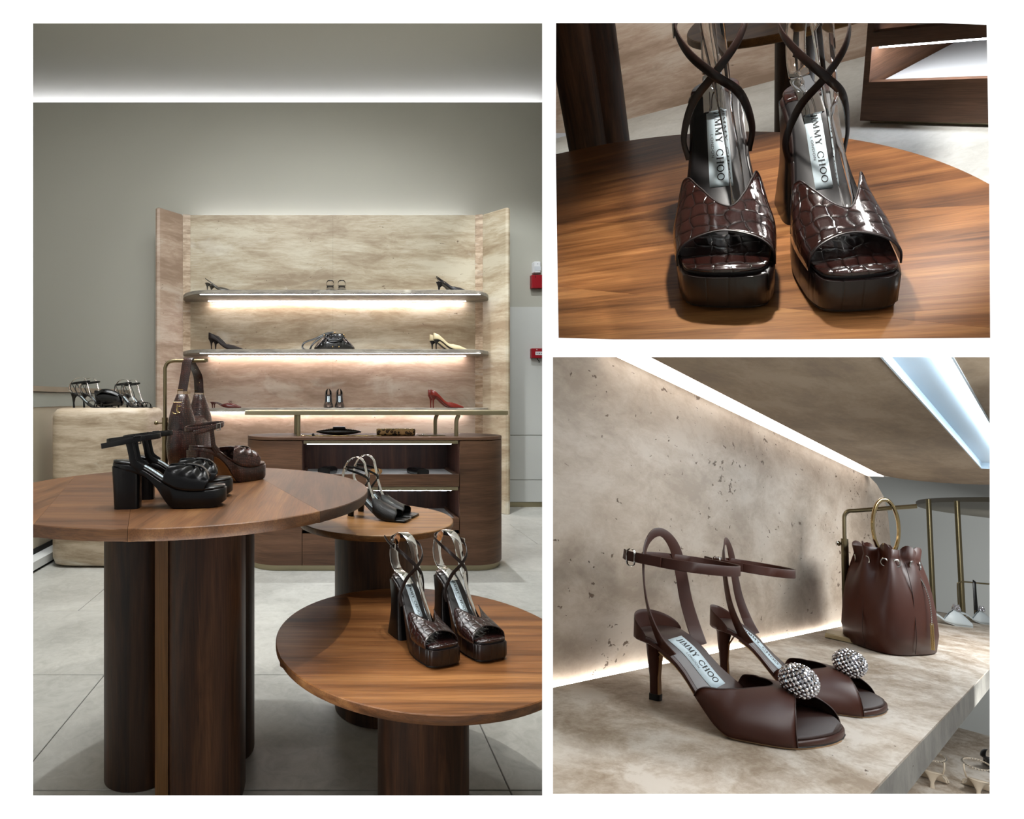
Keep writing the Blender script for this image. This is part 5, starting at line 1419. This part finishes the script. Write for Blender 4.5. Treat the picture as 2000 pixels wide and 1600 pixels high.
# upper shelf with a light slot against the wall and a light channel near its front
us = thing('upper_stone_shelf', 'travertine shelf overhead with a bright light channel in its underside', 'shelf', (2.0, 0, HU), FR3)
def end_round(x1, y0, y1, n=12):
    ym, r = (y0 + y1) / 2, (y1 - y0) / 2
    return [(x1 - 0.55 + 0.55 * math.cos(a_), ym + r * math.sin(a_)) for a_ in [-math.pi / 2 + math.pi * i / n for i in range(n + 1)]]
def up_poly(poly):
    p = half(poly, hit(FR3, 1200, 690, HU), hit(FR3, 1800, 690, HU), hit(FR3, 1700, 900, HU))
    return ccw(half(p, hit(FR3, 1074, 690, HU), hit(FR3, 1074, 800, HU), hit(FR3, 1700, 900, HU)))
y0_, y1_ = -0.50, 0.268
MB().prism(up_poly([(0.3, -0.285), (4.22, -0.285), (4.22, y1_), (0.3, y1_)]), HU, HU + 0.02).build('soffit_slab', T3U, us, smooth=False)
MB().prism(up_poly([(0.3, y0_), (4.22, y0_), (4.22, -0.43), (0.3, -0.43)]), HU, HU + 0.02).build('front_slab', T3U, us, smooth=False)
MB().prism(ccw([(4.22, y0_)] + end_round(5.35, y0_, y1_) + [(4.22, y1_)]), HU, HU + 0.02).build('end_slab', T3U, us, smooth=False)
M_CHAN = plain('light_channel_white', 'b9c6d0', 0.5)
MB().prism(up_poly([(0.3, -0.43), (4.22, -0.43), (4.22, -0.285), (0.3, -0.285)]), HU + 0.034, HU + 0.038).build('channel_top', M_CHAN, us, smooth=False)
MB().prism(up_poly([(0.3, -0.290), (4.22, -0.290), (4.22, -0.285), (0.3, -0.285)]), HU - 0.004, HU + 0.034).build('channel_side', M_CHAN, us, smooth=False)
MB().prism(up_poly([(0.3, -0.43), (4.22, -0.43), (4.22, -0.425), (0.3, -0.425)]), HU - 0.004, HU + 0.034).build('channel_side', M_CHAN, us, smooth=False)
MB().prism([(4.205, -0.425), (4.22, -0.425), (4.22, -0.290), (4.205, -0.290)], HU - 0.004, HU + 0.034).build('channel_end', M_CHAN, us, smooth=False)
MB().prism(up_poly([(0.3, -0.412), (4.15, -0.412), (4.15, -0.388), (0.3, -0.388)]), HU + 0.020, HU + 0.026).build('channel_light', plain('led_channel', 'ffffff', emit='e4f6ff', es=22), us, smooth=False)
MB().prism(up_poly([(0.3, y1_), (5.25, y1_), (5.25, YW - 0.001), (0.3, YW - 0.001)]), HU + 0.022, HU + 0.026).build('slot_top', plain('slot_white', 'd8d8d6', 0.6), us, smooth=False)
MB().prism(up_poly([(0.3, 0.290), (5.15, 0.290), (5.15, 0.385), (0.3, 0.385)]), HU + 0.012, HU + 0.018).build('slot_light', plain('led_slot', 'ffffff', emit='fff6ee', es=2.0), us, smooth=False)
MB().prism(up_poly([(0.3, y0_), (4.9, y0_), (4.9, YW - 0.001), (0.3, YW - 0.001)]), HU + 0.039, HU + 0.043).build('shelf_deck', M_TRAV_GREY, us, smooth=False)

# far end of the bay
xf_ = 11.8
far = [hit_x(FR3, u, v, xf_) for u, v in ((1500, 1620), (1960, 1620), (1960, 690), (1500, 690))]
struct(quad_slab(FR3, far, (0.05, 0, 0)).build('wall_end', paint('end_wall_paint', 'a6a7a3'), fr=FR3, smooth=False), 'pale end wall beyond the stone shelf')
lowp = half([(1.0, -1.6), (xf_, -1.6), (xf_, 0.9), (1.0, 0.9)], hit(FR3, 1946, 1500, -0.95), hit(FR3, 1946, 1560, -0.95), hit(FR3, 1850, 1540, -0.95))
lowp = half(lowp, hit(FR3, 1700, 1600, -0.95), hit(FR3, 1900, 1600, -0.95), hit(FR3, 1850, 1540, -0.95))
ls = thing('lower_stone_shelf', 'blurred stone shelf below with crystal-strapped sandals', 'shelf', (5, 0, -0.95), FR3)
lowp = [q for q in lowp]
MB().prism(ccw(clip(clip(lowp, 1, 0, 6.9), 0, 1, 0.9)), -1.0, -0.95).build('slab', T3, ls, smooth=False)

# satin sandals
M_SAT = satin('brown_satin', '35170d', '401e13', 0.48)
M_SATD = satin('brown_satin_dark', '24110c', '2d1711', 0.55)
M_BRLEA = leather('brown_insole_leather', '35221c', 0.4, 300, 0.1)
M_BEIGE = leather('beige_outsole', 'a98763', 0.5, 60, 0.05)
M_CRY = plain('crystal', 'e8e8ee', 0.06, 1.0)
M_CRYB = plain('crystal_setting', '3a3a40', 0.3, 1.0)
def crystal_ball(T, c, r, fr_scale=(1, 1, 1), n=190):
    b_ = MB().ball(c, r * 0.95, 24, 16, fr_scale).build('crystal_ball', M_CRYB, T)
    mb = MB(); ga = math.pi * (3 - math.sqrt(5))
    for i in range(n):
        z = 1 - 2 * (i + .5) / n; rr = math.sqrt(1 - z * z); a_ = ga * i
        d = V((rr * math.cos(a_), rr * math.sin(a_), z)); t1 = d.orthogonal().normalized(); t2 = d.cross(t1)
        s = r * 0.125; p = d * r * 0.95
        def S(q): return V(c) + V((q.x * fr_scale[0], q.y * fr_scale[1], q.z * fr_scale[2]))
        v0 = [S(p + (t1 * math.cos(k * math.pi / 4) + t2 * math.sin(k * math.pi / 4)) * s) for k in range(8)]
        v1 = [S(p + d * r * .07 + (t1 * math.cos((k + .5) * math.pi / 4) + t2 * math.sin((k + .5) * math.pi / 4)) * s * .55) for k in range(8)]
        fs = [[k, (k + 1) % 8, 8 + k] for k in range(8)] + [[(k + 1) % 8, 8 + (k + 1) % 8, 8 + k] for k in range(8)] + [list(range(8, 16))]
        mb.add(v0 + v1, fs)
    o = mb.build('crystals', M_CRY, b_, smooth=False); o['kind'] = 'stuff'
    return b_
def satin_sandal(T, M, ball_r=0.045, ball_c=None):
    Lx = 0.232
    yc = ip([(0, 0), (.12, 0), (.18, .002), (Lx, .004)])
    zt = ip([(0, .092), (.028, .090), (.056, .075), (.092, .038), (.120, .015), (.142, .008), (Lx, .010)])
    wk = ip([(0, .022), (.03, .026), (.07, .0245), (.10, .031), (.14, .040), (.18, .0385), (Lx, .024)])
    w = toe_w(wk, 0, Lx, 0.024, 0.04, 2.2, 2.2)
    zb = lambda x: max(0.0022, zt(x) - 0.0075)
    slab(stations(0, Lx, 28), w, yc, zb, zt, 0.0016).build('sole', M_SAT, T, M=M, angle=50)
    zo = lambda x: max(0.0, zt(x) - 0.0098)
    slab(stations(0.045, Lx - 0.001, 22), lambda x: w(x) * 0.985, yc, zo, lambda x: zo(x) + 0.0026, 0.0006).build('outsole', M_BEIGE, T, M=M)
    slab(stations(0.12, Lx + 0.0006, 16), lambda x: w(min(x, Lx)) + 0.0004, yc, lambda x: zb(x) - 0.0002, lambda x: zb(x) + 0.0014, 0.0005).build('welt', M_BLACKRUB, T, M=M)
    w2 = toe_w(lambda x: wk(x) - 0.0025, 0.004, Lx - 0.004, 0.024, 0.04, 2.2, 2.2)
    io = slab(stations(0.004, Lx - 0.06, 24), w2, yc, lambda x: zt(x) - 0.001, lambda x: zt(x) + 0.0012, 0.0008).build('insole', M_BRLEA, T, M=M)
    slab(stations(Lx - 0.062, Lx - 0.003, 12), toe_w(lambda x: wk(x) - 0.0015, 0, Lx - 0.003, 0, 0.04, 2.2, 2.2), yc, lambda x: zt(x) - 0.001, lambda x: zt(x) + 0.004, 0.003).build('toe_pad', M_SATD, T, M=M, angle=60)
    # heel: satin shaft, beige breast, black tip
    def hr(z0, z1, mat, name, x_in, k=1.0):
        rr = []
        for z, cx, rx, ry in ((0, .021, .0062, .0024), (.03, .0195, .0062, .0024), (.06, .0185, .0085, .004), (.075, .0195, .0105, .006), (.083, .022, .015, .010)):
            if z0 <= z <= z1: rr.append([(x * 1.0 + x_in, y * k, min(z, zb(max(0, x)) + .003) if z > .07 else z) for x, y in superell(cx, 0, rx, ry, 3, 20)])
        MB().loft(rr).build(name, mat, T, M=M, angle=60)
    hr(0, 1, M_SAT, 'heel', 0)
    MB().loft([[(cx + rx * .55 + dx, y, z) for dx, y in ((0, -ry), (.0022, -ry * .8), (.0022, ry * .8), (0, ry))] for z, cx, rx, ry in ((.008, .021, .0075, .0020), (.03, .0195, .0075, .0020), (.056, .0195, .0098, .0026), (.070, .0245, .0135, .0040))]).build('heel_breast', M_BEIGE, T, M=M)
    MB().prism(superell(.021, 0, .0072, .0028, 4, 20), 0, .008).build('heel_tip', M_BLACKRUB, T, M=M)
    # low heel counter
    rows = []
    for i in range(25):
        a_ = math.pi * (0.5 + i / 24)          # round the back from one side to the other
        cx, cy_ = .030, .026
        x = cx + .0305 * math.cos(a_) if True else 0
        y = cy_ * math.sin(a_)
        k = math.sin(math.pi * i / 24) ** 0.7
        rows.append([V((x, y, zt(max(x, 0)) - .006 + (.008 + .022 * k) * j / 5)) for j in range(6)])
    MB().grid(rows).build('heel_counter', M_SAT, T, M=M, solid=0.0012)
    # peep-toe vamp
    hv = ip([(.085, .034), (.13, .047), (.165, .045), (.19, .038), (.215, .026), (.232, .016)])
    zl = lambda x: zb(x) + .001
    wv = lambda x: w(min(x, Lx - .002)) + 0.0012
    xr = ip([(0, .090), (.14, .100), (.3, .124), (.5, .158), (.7, .130), (.86, .108), (1, .100)])
    xf = ip([(0, .199), (.2, .195), (.38, .188), (.5, .183), (.62, .196), (.8, .215), (1, .224)])
    vo = vamp_grid(xr, xf, wv, yc, zl, hv, 60, 20, 0.72).build('vamp', M_SAT, T, M=M, solid=0.0014)
    for fn, nm in ((xr, 'rear_edge'), (xf, 'front_edge')):
        pth = [arch(fn(t), math.pi * t, wv, yc, zl, hv, 0.72) for t in [i / 60 for i in range(61)]]
        MB().tube(pth, 0.0007, 6).build(nm, M_SATD, vo, M=M)
    insole_label(T, M, lambda x, y: V((x, y, zt(x) + 0.0012)), 0.043, 0.098, -0.0105, 0.0105)
    # looped back strap and buckled ankle strap
    P_ = [(.058, -.024, .072), (.046, -.0275, .095), (.034, -.029, .130), (.027, -.028, .170), (.023, -.022, .205), (.021, -.008, .224), (.021, .008, .224), (.023, .022, .205), (.027, .028, .170), (.034, .029, .130), (.046, .0275, .095), (.058, .024, .072)]
    MB().ribbon(smooth_path(P_, 7), lambda t: 0.0120 + 0.004 * (abs(t - .5) * 2) ** 2, 0.0016, out_from(.06, 0)).build('back_strap', M_SAT, T, M=M)
    lp = [(.062 + .056 * math.cos(a_), .0315 * math.sin(a_), .188 - .002 * math.cos(a_)) for a_ in [2 * math.pi * i / 48 for i in range(48)]]
    st = MB().ribbon(lp, 0.0135, 0.0016, out_from(.062, 0), True).build('ankle_strap', M_SAT, T, M=M)
    MB().ribbon(smooth_path([(.052, -.0335, .189), (.030, -.033, .190), (.008, -.029, .191), (-.004, -.022, .192)], 5), 0.0130, 0.0012, lambda p, i: (0, -1, 0)).build('strap_end', M_SAT, st, M=M)
    MB().tube(smooth_path([(.012, -.0335, .181), (.021, -.0345, .181), (.021, -.0345, .199), (.012, -.0335, .199)], 3, True), 0.0009, 6, closed=True).build('buckle', M_SILVER, st, M=M)
    c = ball_c or tuple(M @ V((.187, 0.0, zl(.18) + hv(.18) + .016)))
    crystal_ball(T, c, ball_r)
    return T
g_ = 'brown satin sandals with crystal balls'
MA = basis((.8349, .216, 0), (.989, -1.831, 0), (6.2, .60, 0), (0, 0, 2.173))
MBB = basis((1.3961, .2165, 0), (1.042, -1.853, 0), (5.5, 1.2, 0), (0, 0, 2.142))
shoe('satin_sandal', 'brown satin peep-toe sandal with crystal ball, front one on the stone shelf', satin_sandal, MA, g_, FR3)
shoe('satin_sandal', 'brown satin peep-toe sandal with crystal ball, rear one on the stone shelf', satin_sandal, MBB, g_, FR3)

# things further along the stone shelf
GV, LV = V((.99, .144, 0)), V((.144, -.99, 0))
def bb(c, lx, ly, lz, k=1.0): return basis(c, LV * lx + GV * k, GV * ly, (0, 0, lz))
BM = bb((3.53, .051, 0), 1.76, 4.0, 2.4)
M_BSAT = satin('brown_bag_satin', '37170c', '421e12', 0.46)
bk = thing('bucket_bag', 'brown satin drawstring bucket bag with gold ring handle on the stone shelf', 'handbag', tuple(BM.translation), FR3)
rings = []
for z, r0, sq, pl in ((0.0, .084, 3.4, 0), (.004, .092, 3.2, 0), (.04, .100, 2.9, 0), (.09, .101, 2.4, .0), (.13, .097, 2.1, .02), (.165, .086, 2.0, .07), (.19, .074, 2.0, .12), (.205, .068, 2.0, .14), (.222, .071, 2.0, .15)):
    ring = []
    for i, (x, y) in enumerate(superell(0, 0, r0, r0, sq, 96, math.pi / 4)):
        k = 1 + pl * math.sin(i / 96 * 2 * math.pi * 8 + 0.8)
        ring.append((x * k, y * k, z + (0.012 * max(0, math.sin(i / 96 * 2 * math.pi * 8 + 2.2)) if z > .21 else 0)))
    rings.append(ring)
bo = MB().loft(rings, cap1=False).build('body', M_BSAT, bk, M=BM, angle=80, solid=0.004)
for a_ in (-2.15, -1.0):
    sm = [(1.006 * r0 * math.cos(a_), 1.006 * r0 * math.sin(a_), z) for z, r0 in ((.006, .098), (.04, .105), (.09, .1015), (.13, .097), (.165, .086), (.195, .073))]
    MB().tube(smooth_path(sm, 4), 0.0008, 6).build('seam', M_SATD, bo, M=BM)
for a_ in (-2.9, -2.2, -1.65, -1.3, -0.75, -0.2):
    cx, cy, r1 = .077 * math.cos(a_), .077 * math.sin(a_), .008
    t_ = (-math.sin(a_), math.cos(a_))
    MB().tube([(cx + t_[0] * r1 * math.cos(q), cy + t_[1] * r1 * math.cos(q), .192 + r1 * math.sin(q)) for q in [2 * math.pi * i / 16 for i in range(16)]], 0.0022, 8, closed=True).build('eyelet', M_SILVER, bk, M=BM)
MB().tube([(.030 * math.cos(q) + .0, -.03 + .06 * (math.cos(q) > 0) * 0 + .02 * math.cos(q), .272 + .064 * math.sin(q)) for q in [2 * math.pi * i / 48 for i in range(48)]], 0.0052, 10, closed=True).build('ring_handle', M_GOLD, bk, M=BM)
ch_ = [(.062, -.050, .190), (.072, -.056, .165), (.080, -.060, .150), (.088, -.062, .125), (.0915, -.062, .095), (.092, -.062, .070)]
chm = MB()
for p in smooth_path(ch_, 6): chm.ball(p, 0.0021, 6, 4)
o_ = chm.build('chain', M_SILVER, bk, M=BM, smooth=False); o_['kind'] = 'stuff'
for k in range(4):
    MB().tube([(.089 + .0022 * k, -.062, .072), (.089 + .0022 * k, -.062, .016)], 0.0011, 6).build('tassel_strand', M_GOLD, bk, M=BM)
sd = thing('bag_stand', 'brass bag stand with flat base carrying the brown bucket bag', 'stand', tuple(BM.translation), FR3)
MB().prism([(-.150, -.02), (.03, -.085), (.03, .02), (-.150, .03)], 0, .012, 0.002).build('base', M_CHAMP, sd, M=BM, smooth=False)
MB().tube([(-.1, 0, .01), (-.1, 0, .235)], 0.0095, 12).build('post', M_BRASS, sd, M=BM)
MB().tube(smooth_path([(-.1, 0, .22), (-.1, 0, .275), (-.098, 0, .293), (-.088, 0, .303), (-.07, 0, .306), (0, 0, .318), (.075, 0, .331)], 6), 0.0052, 10).build('arm', M_BRASS, sd, M=BM)
MB().ball((-.116, 0, .222), 0.007, 10, 8).build('clamp_knob', M_SILVER, sd, M=BM)
MB().tube([(-.108, 0, .222), (-.117, 0, .222)], 0.0025, 8).build('clamp_screw', M_BRASS, sd, M=BM)
# white mules with crystals
M_WHT = leather('white_satin', 'c4cdd0', 0.4, 100, 0.05)
def white_mule(T, M):
    pump(T, M, M_WHT, mule=True, heel=.03, insole=M_WHT)
    cr = MB()
    for k in range(26):
        a_ = k * 2.4; r_ = .004 + .022 * math.sqrt(k / 26)
        cr.ball((.168 + r_ * math.cos(a_), r_ * math.sin(a_), .050 + .006 * math.sin(k * 1.7)), 0.0042, 7, 5)
    o_ = cr.build('crystal_cluster', M_CRY, T, M=M, smooth=False); o_['kind'] = 'stuff'
shoe('crystal_mule', 'white pointed mule with crystal cluster behind the bucket bag, nearer one', white_mule, bb((5.85, .165, 0), 1.05, 2.2, 2.8, 0.6), 'white mules with crystals', FR3)
shoe('crystal_mule', 'white pointed mule with crystal cluster behind the bucket bag, farther one', white_mule, bb((6.6, .045, 0), .85, 2.0, 2.5, 0.6), 'white mules with crystals', FR3)
# small stand with a black strap
SM = bb((7.0, -.01, 0), 1.5, 2.0, 2.0, 0.3)
ss = thing('bag_stand', 'small thin metal stand at the far right end of the stone shelf', 'stand', tuple(SM.translation), FR3)
MB().tube(smooth_path([(-.06, 0, 0), (-.06, 0, .14), (-.055, 0, .158), (-.04, 0, .165), (.02, 0, .168), (.12, 0, .172)], 6), 0.0035, 8).build('arm', M_BRASS, ss, M=SM)
MB().prism([(-.09, -.03), (.05, -.03), (.05, .03), (-.09, .03)], 0, .006).build('base', M_CHAMP, ss, M=SM, smooth=False)
bsp = thing('black_strap', 'black leather strap hanging from the small metal stand', 'strap', tuple(SM @ V((.01, 0, .1))), FR3)
MB().ribbon(smooth_path([(.008, -.015, .012), (.010, -.012, .10), (.012, 0, .176), (.014, .012, .10), (.018, .015, .012)], 6), .014, .003, lambda p, i: (0, -1, .2)).build('strap', M_BLKS, bsp, M=SM)
MB().tube([(.006, -.018, .03), (.018, -.018, .03), (.018, -.018, .045), (.006, -.018, .045)], 0.0012, 6, closed=True).build('buckle', M_GOLD, bsp, M=SM)
# round metal table in the background
rd = thing('round_rack', 'round dark metal rack on thin poles far behind the bucket bag', 'table', (9.4, -1.6, 0), FR3)
MB().prism(circle(9.4, -1.60, 2.2, 96), 1.14, 1.19, 0.006).build('rack_top', plain('taupe_metal', '6d675a', 0.5, 0.6), rd)
for (u_, w_) in ((7.9, .34), (7.9, .13), (8.9, -.3)):
    MB().tube([(u_, w_, -.95), (u_, w_, 1.14)], 0.022, 10).build('pole', M_BRASS, rd)
# sandals on the lower shelf
g_ = 'sandals on the lower stone shelf'
LM = lambda c, lx, ly, lz: basis(c, LV * lx + GV * 1.0, GV * ly, (0, 0, lz))
M_IVO = leather('ivory_satin', 'b9ab98', 0.45, 100, 0.05)
shoe('crystal_sandal', 'ivory sandal with crystal ankle strap on the lower shelf, right one', strappy_sandal, basis((4.75, -.16, -.95), GV * 1.6 + LV * .1, LV * -1.9, (0, 0, 1.15)), g_, FR3, mat=M_IVO, form=None, crystals=True)
shoe('crystal_sandal', 'ivory sandal with crystal ankle strap on the lower shelf, left one', strappy_sandal, basis((4.6, .03, -.95), GV * 1.6 + LV * .1, LV * -1.9, (0, 0, 1.15)), g_, FR3, mat=M_IVO, form=None, crystals=True)
shoe('gold_trim_pump', 'black pump with gold trim standing farther back on the lower shelf', pump, basis((5.5, -.16, -.95), GV * 1.6 + LV * .3, LV * -1.6, (0, 0, 1.2)), g_, FR3, mat=M_BLKS)
shoe('bow_pump', 'ivory pump with bow standing far right on the lower shelf', pump, basis((6.2, -.20, -.95), GV * 1.6 + LV * .3, LV * -1.6, (0, 0, 1.6)), g_, FR3, mat=M_IVO, bow=True)
for o in bpy.data.objects:
    if '_base' in o.keys(): del o['_base']
